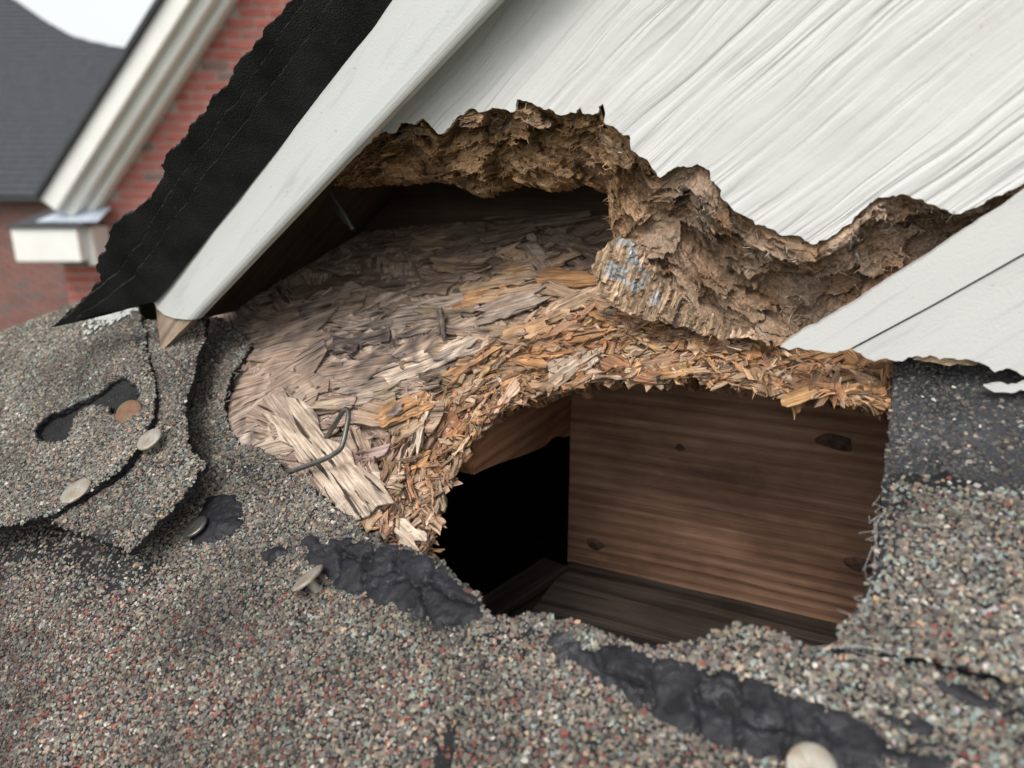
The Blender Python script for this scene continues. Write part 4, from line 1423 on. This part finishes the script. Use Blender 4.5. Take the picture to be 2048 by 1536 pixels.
# wall behind the rake board ------------------------------------------------------------
CA = .335
WA = Wplane(CA)
AF = Frame(WA.o, hW, mW)               # x level, y up, z out of the wall
pl = AF.loc(np.array([(250, 640), (2350, 560)], float))
yb = lambda: 0
Vw, Fw = boxmesh(-.50, .45, -.02, .45, -.012, -.001, .001)
wallp = np.array([(-.42, -.02), (.34, -.02), (.34, .40), (-.42, .40)])
# lower edge follows the roof deck
lowl = AF.loc(np.array([(240, 480), (500, 476), (1000, 430), (1450, 400), (2330, 330)], float))
wallp = np.vstack([lowl + np.array([0, -.004]), [(lowl[-1][0] + .02, .42), (lowl[0][0] - .05, .42)]])
def clip2(poly, fn):
    out = []
    for a, b in zip(poly, np.roll(poly, -1, 0)):
        fa, fb = fn(a), fn(b)
        if fa >= 0:
            out.append(a)
        if (fa >= 0) != (fb >= 0):
            out.append(a + (b - a) * fa / (fa - fb))
    return np.array(out)
wallp = clip2(wallp, lambda q: SF.tolocal(AF.world([q[0], q[1], 0]))[2] - .004)
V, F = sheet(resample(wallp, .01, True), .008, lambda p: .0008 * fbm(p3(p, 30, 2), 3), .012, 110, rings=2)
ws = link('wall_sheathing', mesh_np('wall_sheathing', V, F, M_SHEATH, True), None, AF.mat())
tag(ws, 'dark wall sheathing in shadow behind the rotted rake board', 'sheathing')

# ================================================================== FRAMING INSIDE THE HOLE
def al(px):
    return AF.loc(np.array(px, float))
bl = al([(1145, 800), (1128, 1122), (1760, 1296)])
x_left = al([(1140, 900)])[0][0]
y_bot = al([(1128, 1122)])[0][1]
g3 = np.random.default_rng(12)
bp = clip2(np.array([(x_left, y_bot), (x_left + .36, y_bot), (x_left + .36, y_bot + .30), (x_left, y_bot + .30)]), lambda q: -.0185 - max(R.tolocal(AF.world([q[0], q[1], z_]))[2] for z_ in (0, -.036)))
V, F = sheet(resample(bp, .004, True), .005, lambda p: .0004 * fbm(p3(p, 50, 2), 2), .036, 120, rings=2)
V[:, 0] -= x_left
V[:, 1] -= y_bot
BM = Frame(AF.world([x_left, y_bot, 0]), hW, mW).mat()
board = link('framing_board', mesh_np('framing_board', V, F, M_PINE, False), None, BM)
tag(board, 'wide pine framing board with raised grain lines at the back of the hole', 'board')
def knot(parent, lx, ly, rx, ry):
    a = np.linspace(0, math.tau, 17)[:-1]
    V = [(lx, ly, .0011)] + [(lx + rx * .55 * math.cos(t) * (1 + .12 * math.sin(2 * t + kx)), ly + ry * .55 * math.sin(t), .0010) for t in a] + [(lx + rx * math.cos(t) * (1 + .2 * math.sin(3 * t + ky)), ly + ry * math.sin(t) * (1 + .22 * math.cos(2 * t + kx)), .0002) for t in a]
    F = [(0, 1 + k, 1 + (k + 1) % 16) for k in range(16)]
    for k in range(16):
        F += [(1 + k, 17 + k, 17 + (k + 1) % 16), (1 + k, 17 + (k + 1) % 16, 1 + (k + 1) % 16)]
    return link('knot', mesh_np('knot', np.array(V), np.array(F), M_KNOT, True), parent, I4)
M_KNOT = mat_plain('knot_wood', (.060, .034, .024), .8, 330, .7, .001)
for (kx, ky, rx, ry) in ((1672, 884, .0075, .0042), (1190, 1088, .0050, .0030), (1722, 1130, .0065, .0042), (1360, 895, .0024, .0016)):
    kl = al([(kx, ky)])[0] - np.array([x_left, y_bot])
    knot(board, kl[0], kl[1], rx, ry)
# rafter at the left, meeting that board in the corner
PC = AF.world([x_left, y_bot, 0])
XF = Frame(PC, -mW, hW)                # x runs back to the board, y up, z faces right
def xl(px):
    return XF.loc(np.array(px, float))
if XF.ey @ UP < 0:
    XF = Frame(PC, mW, hW)
q = xl([(846, 990), (1139, 872)])
sx_ = np.sign(q[1][0] - q[0][0])
x0 = min(q[0][0], q[1][0]) - .02
x1 = max(q[0][0], q[1][0])
ql, qr = sorted(q.tolist())
slope = (qr[1] - ql[1]) / (qr[0] - ql[0])
def ylow(x):
    return ql[1] + (x - ql[0]) * slope
xa, xb = min(ql[0] - .015, -.0), max(qr[0], 0)
xa, xb = sorted([ql[0], qr[0]])
xe = xa - .012 if abs(xa) > abs(xb) else xb + .012
lo_, hi_ = (xe, -.0005) if xe < 0 else (.0005, xe)
def roof_y(x):
    """height of the deck underside over this place on the rafter, lower of its two faces"""
    out = []
    for zz_ in (0, -.034):
        a = XF.world([x, 0, zz_])
        out.append(((R.o + R.ez * (-.0185) - a) @ R.ez) / (XF.ey @ R.ez))
    return min(out)
while abs(lo_ if xe < 0 else hi_) > .03 and roof_y(lo_ if xe < 0 else hi_) - ylow(lo_ if xe < 0 else hi_) < .004:
    if xe < 0:
        lo_ += .003
    else:
        hi_ -= .003
rp = [(lo_, ylow(lo_))]
for t in np.linspace(0, 1, 14)[1:-1]:
    x = lo_ + (hi_ - lo_) * t
    rp.append((x, ylow(x) + .0004 * math.sin(9 * t) + (.002 if .72 < t < .86 else 0)))
rp += [(hi_, ylow(hi_))]
topy = lambda x: .12
rp += [(hi_, roof_y(hi_) - .001), (lo_, roof_y(lo_) - .001)]
rp = np.array(rp)
ar = 0.5 * np.sum(rp[:, 0] * np.roll(rp[:, 1], -1) - np.roll(rp[:, 0], -1) * rp[:, 1])
V, F = sheet(rp if ar > 0 else rp[::-1], .006, lambda p: .0003 * fbm(p3(p, 60, 4), 2), .034, 121, rings=2)
# local x along the lower edge so that the grain follows it
raf = link('rafter', mesh_np('rafter', V, F, M_PINE2, False), None, XF.mat())
tag(raf, 'reddish pine rafter at the upper left inside the hole', 'rafter')
# plank lying below the board, and a loose batten on it
FLF = Frame(AF.world([x_left - .02, y_bot, 0]), hW, UP)
fy = FLF.tolocal(AF.world([x_left, y_bot, .11]))[1]
sgn = 1 if fy > 0 else -1
V, F = boxmesh(0.022, .36, min(sgn * .002, sgn * .10), max(sgn * .002, sgn * .10), -.036, .003, .0015)
fl_ = link('sill_plank', mesh_np('sill_plank', V, F, M_GREYW, False), None, FLF.mat())
tag(fl_, 'dark weathered sill plank under the wide framing board in the hole', 'plank')
ba, bb = FLF.loc(np.array([(950, 1236), (1112, 1128)], float), .004)
BT = Frame(FLF.world([*((ba + bb) / 2), .0]), FLF.world([*bb, 0]) - FLF.world([*ba, 0]), UP)
Lb = np.linalg.norm(bb - ba)
V, F = boxmesh(-Lb * .75, Lb * .5, -.008, .008, -.012, .006, .001)
bt_ = link('batten', mesh_np('batten', V, F, M_GREYW, False), None, BT.mat())
tag(bt_, 'narrow brown batten in the dark lower left of the hole', 'batten')
# added dark box below the deck, closes the cavity against light from outside
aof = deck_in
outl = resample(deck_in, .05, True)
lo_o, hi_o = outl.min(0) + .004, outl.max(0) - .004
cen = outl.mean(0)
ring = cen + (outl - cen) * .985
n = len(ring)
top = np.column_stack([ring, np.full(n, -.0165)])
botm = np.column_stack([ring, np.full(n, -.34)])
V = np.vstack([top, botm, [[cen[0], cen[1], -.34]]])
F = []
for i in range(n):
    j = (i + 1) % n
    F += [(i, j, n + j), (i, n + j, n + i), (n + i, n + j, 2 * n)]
at = link('added_attic_box', mesh_np('added_attic_box', V, np.array(F), M_VOID), None, Rm)
at['kind'] = 'structure'

# ================================================================== NAILS AND STAPLES
def lathe(profile, n=28, jitter=0.0, seed=0):
    g = np.random.default_rng(seed)
    V, F = [], []
    for r, z in profile:
        for k in range(n):
            a = math.tau * k / n
            V.append((r * math.cos(a), r * math.sin(a), z + jitter * g.normal()))
    m = len(profile)
    for i in range(m - 1):
        for k in range(n):
            F.append((i * n + k, i * n + (k + 1) % n, (i + 1) * n + (k + 1) % n, (i + 1) * n + k))
    return np.array(V), np.array(F)
def nail(px, z, ncam, label, headmat, r=.0052, shank=.03, seed=0, hf=None):
    """px: centre of the head in the picture, z: height over the shingle under it, ncam: way the head faces (right, down, ahead)"""
    if hf is not None:
        z = z + float(hf(rl([px], .01))[0])
    P = R.lift(np.array([px], float), z)[0]
    fr_ = Frame(P, R.ex + .01, nrm(cam2w(ncam)))
    e = empty('roofing_nail', fr_.mat(), label, 'nail', 'galvanised roofing nails in the shingles')
    V, F = lathe([(.0001, .0002), (r * .45, .0003), (r * .86, .0001), (r * .97, -.0001), (r, -.0004), (r * .97, -.0010), (r * .5, -.0012), (.0001, -.0012)], 30, .00006, seed)
    link('head', mesh_np('head', V[:, :], F, headmat, True), e, I4)
    V, F = lathe([(.0017, -.0011), (.0016, -shank * .9), (.0001, -shank)], 14)
    link('shank', mesh_np('shank', V, F, headmat, True), e, I4)
    return e
nail((256, 824), .0018, (-.15, -.45, -.88), 'rust brown nail head set in the torn slot of the top shingle', M_RUST, .0058, .02, 1, h1)
nail((297, 877), .0016, (-.34, -.66, -.67), 'pale tilted nail head just below the rusty nail', M_NAIL, .0054, .006, 2, h1)
nail((150, 980), .0018, (-.32, -.72, -.60), 'pale nail head near the lower edge of the top cap shingle', M_NAIL, .0062, .026, 3, h1)
nail((613, 1154), .0040, (-.58, -.79, -.16), 'tilted nail standing on edge beside the black tar strip', M_NAIL, .0060, .008, 4, hB)
nail((388, 1052), .0030, (-.40, -.75, -.5), 'dark nail head half hidden under the second shingle layer', M_WIRE, .0050, .012, 6, hB)
nail((1624, 1536), .0032, (-.2, -.6, -.72), 'large pale nail head at the bottom edge of the picture', M_NAIL, .0053, .02, 5, hB)

def staple(name, P, rad, label, cat, n=8):
    P = np.asarray(P)
    c = P.mean(0)
    V, F = tube(smoothpath(P - c, 6), rad, 10)
    M = Matrix.Translation(Vector(c))
    o = link(name, mesh_np(name, V, F, M_WIRE, True), None, M)
    return tag(o, label, cat, 'wire staples')
def rp3(pts):
    return np.array([R.lift(np.array([(x, y)], float), z)[0] for x, y, z in pts])
staple('staple', rp3([(560, 952, -.003), (580, 944, .000), (640, 922, .005), (668, 908, .007), (684, 892, .009), (694, 850, .012), (697, 828, .013), (693, 819, .0132), (686, 823, .0125), (672, 845, .008), (656, 870, .000), (650, 880, -.003)]), .00095, 'bent grey wire staple pulled up out of the deck flakes', 'staple')
def wp3(pts):
    return np.array([Wplane(c).lift(np.array([(x, y)], float))[0] for x, y, c in pts])
staple('staple', wp3([(648, 362, .275), (668, 396, .275), (690, 432, .275), (706, 459, .275)]), .0011, 'wire staple leg hanging under the upper roof beside the trim strip', 'staple')
staple('staple', wp3([(640, 366, .280), (660, 398, .280), (682, 430, .280), (692, 446, .280)]), .0010, 'shorter wire behind the hanging staple leg under the upper roof', 'staple')
staple('staple', wp3([(440, 568, .30), (450, 600, .30), (456, 626, .30), (462, 652, .30)]), .0008, 'thin wire in the dark corner behind the trim tip, left one', 'staple')
staple('staple', wp3([(458, 572, .302), (462, 600, .302), (464, 640, .302)]), .0008, 'thin wire in the dark corner behind the trim tip, right one', 'staple')

# cobweb-like pale glass fibres at the broken shingle edge
def hairs(name, parent, pts_list, rad):
    Vs, Fs, n0 = [], [], 0
    for P in pts_list:
        V, F = tube(smoothpath(P, 4), rad, 4)
        Vs.append(V)
        Fs.append(F + n0)
        n0 += len(V)
    o = link(name, mesh_np(name, np.vstack(Vs), np.vstack(Fs), M_SILK), parent, I4)
    o['kind'] = 'stuff'
gh = np.random.default_rng(55)
H = []
ed = resample(rl([(1768, 965), (1756, 1070), (1742, 1160), (1706, 1226)]), .0016)
for p in ed:
    for r in range(2):
        a = gh.uniform(3.6, 5.2)
        L = gh.uniform(.002, .0075)
        p0 = np.array([p[0] + gh.normal() * .001 + .0012, p[1], gh.uniform(-.002, .001)])
        d1 = np.array([math.cos(a) * .5, math.sin(a), gh.uniform(-.3, .6)])
        H.append(np.array([p0, p0 + d1 * L * .5 + gh.normal(size=3) * .0006, p0 + d1 * L + gh.normal(size=3) * .0012]))
for (a, b) in (((1618, 1302), (1790, 1308)), ((1624, 1306), (1800, 1316)), ((1640, 1303), (1720, 1304)), ((1700, 1306), (1830, 1318))):
    la, lb = rl([a])[0], rl([b])[0]
    H.append(np.array([(*la, .0016), (*(la * .5 + lb * .5 + gh.normal(size=2) * .0008), .0024), (*lb, .0018)]))
hairs('glass_fibres', sh_right, H, .00004)
H = []
for i in gh.integers(0, len(EDGE_B) // 2, 90):
    p = EDGE_B[i]
    a = gh.uniform(0, math.tau)
    L = gh.uniform(.0015, .005)
    p0 = np.array([p[0], p[1], gh.uniform(-.001, .001)])
    d1 = np.array([math.cos(a), math.sin(a), gh.uniform(0, .5)])
    H.append(np.array([p0, p0 + d1 * L * .5 + gh.normal(size=3) * .0004, p0 + d1 * L]))
hairs('glass_fibres', sh_base, H, .00006)

# ================================================================== BACKGROUND: brick gable house
YB = 6.0
def at_y(px, Y):
    r = ray(np.array(px, float))
    t = (Y - CAM[1]) / r[..., 1]
    return CAM + r * t[..., None]
M_RED = mat_brick('red_brick', (.36, .10, .08), (.42, .14, .115), (.20, .14, .125))
M_BROWN = mat_brick('brown_brick', (.19, .095, .082), (.24, .125, .108), (.16, .125, .115))
M_MORT = mat_plain('mortar', (.42, .33, .29), .95, 40, .2)
M_MORT2 = mat_plain('mortar_grey', (.30, .24, .22), .95, 40, .2)
M_WHITE = mat_plain('white_cornice', (.74, .73, .69), .5, 6, .05, .001)
M_SLATE = mat_plain('slate_shingles', (.050, .054, .064), .75, 9, .25, .01)
M_DKTRIM = mat_plain('dark_eave', (.045, .045, .05), .6, 9, .2)
M_FLASH = mat_plain('metal_flashing', (.42, .48, .55), .35, 12, .25, .001, .6)
M_GROUND = mat_plain('ground_grass', (.07, .085, .04), .95, 1.5, .4, .02)

gp = at_y([(130, 560), (130, 700), (640, -60)], YB)
xw = gp[0][0]
gh_ = empty('gable_house', Matrix.Translation((xw, YB, 0)), 'red brick gable house with a white sloping cornice', 'house')
# cornice line
ca, cb_ = at_y([(172, 400), (430, 0)], YB)
cdir = nrm(cb_ - ca)
zt = lambda x: ca[2] + (x - ca[0]) * cdir[2] / cdir[0]
# wall backing (mortar) as a gable shaped slab, local to the house origin
x1_ = xw + 4.2
wz = [(0, 0.0), (x1_ - xw, 0.0), (x1_ - xw, zt(x1_)), (0.12, zt(xw + .12)), (0.0, zt(xw + .12) - .05)]
wallf = Frame(np.array([xw, YB, 0]), (1, 0, 0), (0, -1, 0))
V, F = sheet(np.array(wz), 1.2, None, .2, 200, rings=1)
Mloc = Matrix(((1, 0, 0, 0), (0, 0, -1, .012), (0, 1, 0, 0), (0, 0, 0, 1)))
wall = link('wall', mesh_np('wall', V, F, M_MORT), gh_, Mloc)
def brickme(mat, L, H, D):
    V, F = boxmesh(-L / 2, L / 2, -H / 2, H / 2, -D, 0, .004)
    return mesh_np('brick', V, F, mat)
mb = brickme(M_RED, .200, .056, .05)
mbh = brickme(M_RED, .094, .056, .05)
zs, ze = at_y([(200, 720)], YB)[0][2], zt(xw + 4.0)
gk = random.Random(4)
nb = 0
row = 0
rest = []
z = math.floor(zs / .073) * .073 - .073 * 22
clear = .06
while z < ze:
    x = 0.0 if row % 2 == 0 else -.1075
    while x < 4.0:
        xc = x + .1025
        m_ = mb
        if x < 0:
            xc, m_ = .049, mbh
        top_ok = z + .035 < zt(xw + xc - .1) - .02
        uv, dd = project(np.array([[xw + xc, YB, z]]))
        in_view = -60 < uv[0, 0] < 660 and -60 < uv[0, 1] < 720
        hidden = uv[0, 0] > 200 + (640 - uv[0, 1]) * .78 + 40
        if top_ok and in_view and not hidden:
            b = link('brick', m_, wall, Matrix.Translation((xc, z, .012 + gk.uniform(-.002, .003))))
            nb += 1
        elif top_ok:
            rest.append((xc, z, .0130))
        x += .215
    z += .073
    row += 1
def brickwork(items, mat, parent, L, H, M):
    bv, bf = boxmesh(-L / 2, L / 2, -H / 2, H / 2, -.05, 0, .004)
    Vb = np.vstack([bv + np.array(t) for t in items])
    Fb = np.vstack([bf + len(bv) * i for i in range(len(items))])
    ob = link('brickwork', mesh_np('brickwork', Vb, Fb, mat), parent, M)
    ob['kind'] = 'stuff'
brickwork(rest, M_RED, wall, .200, .056, I4)
# sloping cornice: three stepped mouldings
cn = np.array([-cdir[2], 0, cdir[0]])
def band(off0, off1, y0, y1, name, parent, mat=M_WHITE):
    a = ca - cdir * .10
    L = 4.6
    f_ = Frame(np.array([a[0], YB, a[2]]), cdir, (0, -1, 0))
    V, F = boxmesh(0, L, off0, off1, y0, y1, .006)
    e = link(name, mesh_np(name, V, F, mat), parent, gh_.matrix_world.inverted() @ f_.mat())
    return e
corn = band(.01, .15, .0, .30, 'cornice_moulding', gh_)
band(-.075, .005, .0, .22, 'cornice_moulding', gh_)
band(-.135, -.080, .0, .12, 'cornice_moulding', gh_)
band(.152, .19, -.3, .34, 'roof_edge', gh_, M_DKTRIM)
# boxed return at the foot of the cornice
b0 = at_y([(22, 456), (154, 462), (152, 524)], YB - .33)
b1 = at_y([(214, 440), (214, 524)], YB)
V, F = boxmesh(b0[0][0] - xw, b0[1][0] - xw, 0, .34, b0[2][2], b0[0][2], .008)
V[:, 1] = -V[:, 1] + .001
rb = link('cornice_return', mesh_np('cornice_return', V, F[:, ::-1], M_WHITE), gh_, I4)
V, F = boxmesh(b0[1][0] - xw + .002, b1[0][0] - xw, 0, .24, b1[1][2], b0[0][2] - .004, .008)
V[:, 1] = -V[:, 1] + .002
link('cornice_block', mesh_np('cornice_block', V, F[:, ::-1], M_WHITE), gh_, I4)
# little sloped metal roof on the return
tz = b0[0][2]
xa_, xb_ = b0[0][0] - xw - .02, b1[0][0] - xw
V = np.array([(xa_, -.36, tz + .002), (xb_, -.36, tz + .002), (xb_, .0, tz + .13), (xa_ + .2, .0, tz + .13), (xa_, -.36, tz + .014), (xb_, -.36, tz + .014), (xb_, .0, tz + .145), (xa_ + .2, .0, tz + .145)])
F = np.array([(3, 2, 1, 0), (4, 5, 6, 7), (0, 1, 5, 4), (1, 2, 6, 5), (2, 3, 7, 6), (3, 0, 4, 7)])
fr2 = link('return_roof', mesh_np('return_roof', V, F, M_DKTRIM), rb, I4)
pa = at_y([(92, 440), (212, 440), (205, 418), (120, 418)], YB - .18)
V = np.array([(pa[0][0] - xw, -.30, tz + .042), (pa[1][0] - xw, -.30, tz + .042), (pa[2][0] - xw, -.05, tz + .135), (pa[3][0] - xw, -.05, tz + .135)])
V = np.vstack([V, V + np.array([0, 0, .008])])
link('flashing', mesh_np('flashing', V, F, M_FLASH), rb, I4)

# far house: dark roof above a brown brick wall ---------------------------------------------------
YF = 11.0
f0 = at_y([(-400, 700), (-400, 395), (520, 395)], YF)
fh = empty('far_house', Matrix.Translation((f0[0][0], YF, 0)), 'distant house with dark slate coloured roof above brown brick wall', 'house')
wl_ = f0[2][0] - f0[0][0]
ez_ = f0[1][2]
V, F = boxmesh(0, wl_, .012, .25, 0, ez_, .004)
fw = link('wall', mesh_np('wall', V, F, M_MORT2), fh, I4)
mf = brickme(M_BROWN, .205, .060, .05)
z = math.floor(at_y([(0, 740)], YF)[0][2] / .073) * .073
row = 0
rest2 = []
while z < ez_ - .08:
    x = -.1 if row % 2 else 0
    while x < wl_:
        xc = x + .1025
        uv, _ = project(np.array([[f0[0][0] + xc, YF, z]]))
        if -30 < uv[0, 0] < 150 and 395 < uv[0, 1] < 715 and xc > .11:
            link('brick', mf, fw, Matrix(((1, 0, 0, xc), (0, 0, -1, .012 - .012 - gk.uniform(0, .003)), (0, 1, 0, z), (0, 0, 0, 1))))
        elif .11 < xc < wl_ - .11:
            rest2.append((xc, z, .0))
        x += .215
    z += .073
    row += 1
brickwork(rest2, M_BROWN, fw, .205, .060, Matrix(((1, 0, 0, 0), (0, 0, -1, -.0015), (0, 1, 0, 0), (0, 0, 0, 1))))
# eave board and gutter
V, F = boxmesh(-.2, wl_ + .2, -.30, .02, ez_ - .045, ez_ + .03, .01)
link('eave', mesh_np('eave', V, F, M_DKTRIM), fh, I4)
# roof: courses of shingles stepping up the slope; the ridge falls to the right like a hip
slope = math.radians(38)
def roofpt(px):
    # point of the picture on the far roof plane
    r = ray(np.array([px], float))[0]
    o_ = np.array([0, YF - .30, ez_ + .03])
    nn = np.array([0, -math.sin(slope), math.cos(slope)])
    t = ((o_ - CAM) @ nn) / (r @ nn)
    P = CAM + r * t
    return np.array([P[0] - f0[0][0], (P[1] - o_[1]) / math.cos(slope)])
sky_px = [(-420, -240), (-150, -90), (30, 0), (90, 42), (150, 76), (220, 92), (300, 106), (420, 124), (520, 140)]
sk = np.array([roofpt(p) for p in sky_px])
roofE = Frame(np.array([f0[0][0], YF - .30, ez_ + .03]), (1, 0, 0), (0, -math.sin(slope), math.cos(slope)))
rf_poly = np.vstack([[(sk[0][0], 0), (sk[-1][0], 0)], sk[::-1]])
V, F = sheet(rf_poly, .8, None, .05, 210, rings=1)
Mr = fh.matrix_world.inverted() @ roofE.mat()
rf = link('roof', mesh_np('roof', V, F, M_DKTRIM), fh, Mr)
ex = .145
ymax = sk[:, 1].max()
k = 0
while (k + 1) * ex + .02 < ymax:
    y0, y1 = k * ex, (k + 1) * ex + .02
    yc = (k + .5) * ex
    # width of the roof at this height
    wid = lambda q: np.interp(-q, -sk[:, 1], sk[:, 0])
    xr_, xt_ = wid(y0), wid(y1)
    V = np.array([(sk[0][0], y0, .004), (xr_, y0, .004), (xt_, y1, .002), (sk[0][0], y1, .002), (sk[0][0], y0, .022), (xr_, y0, .022), (xt_, y1, .006), (sk[0][0], y1, .006)])
    F = np.array([(3, 2, 1, 0), (4, 5, 6, 7), (0, 1, 5, 4), (1, 2, 6, 5), (2, 3, 7, 6), (3, 0, 4, 7)])
    if xr_ - sk[0][0] > .1:
        link('shingle_course', mesh_np('shingle_course', V, F, M_SLATE), rf, I4)
    k += 1

# ground far below
V = np.array([(-400, -400, 0), (400, -400, 0), (400, 900, 0), (-400, 900, 0)], float)
gr = link('ground', mesh_np('ground', V, np.array([(0, 1, 2, 3)]), M_GROUND), None, I4)
gr['kind'] = 'structure'
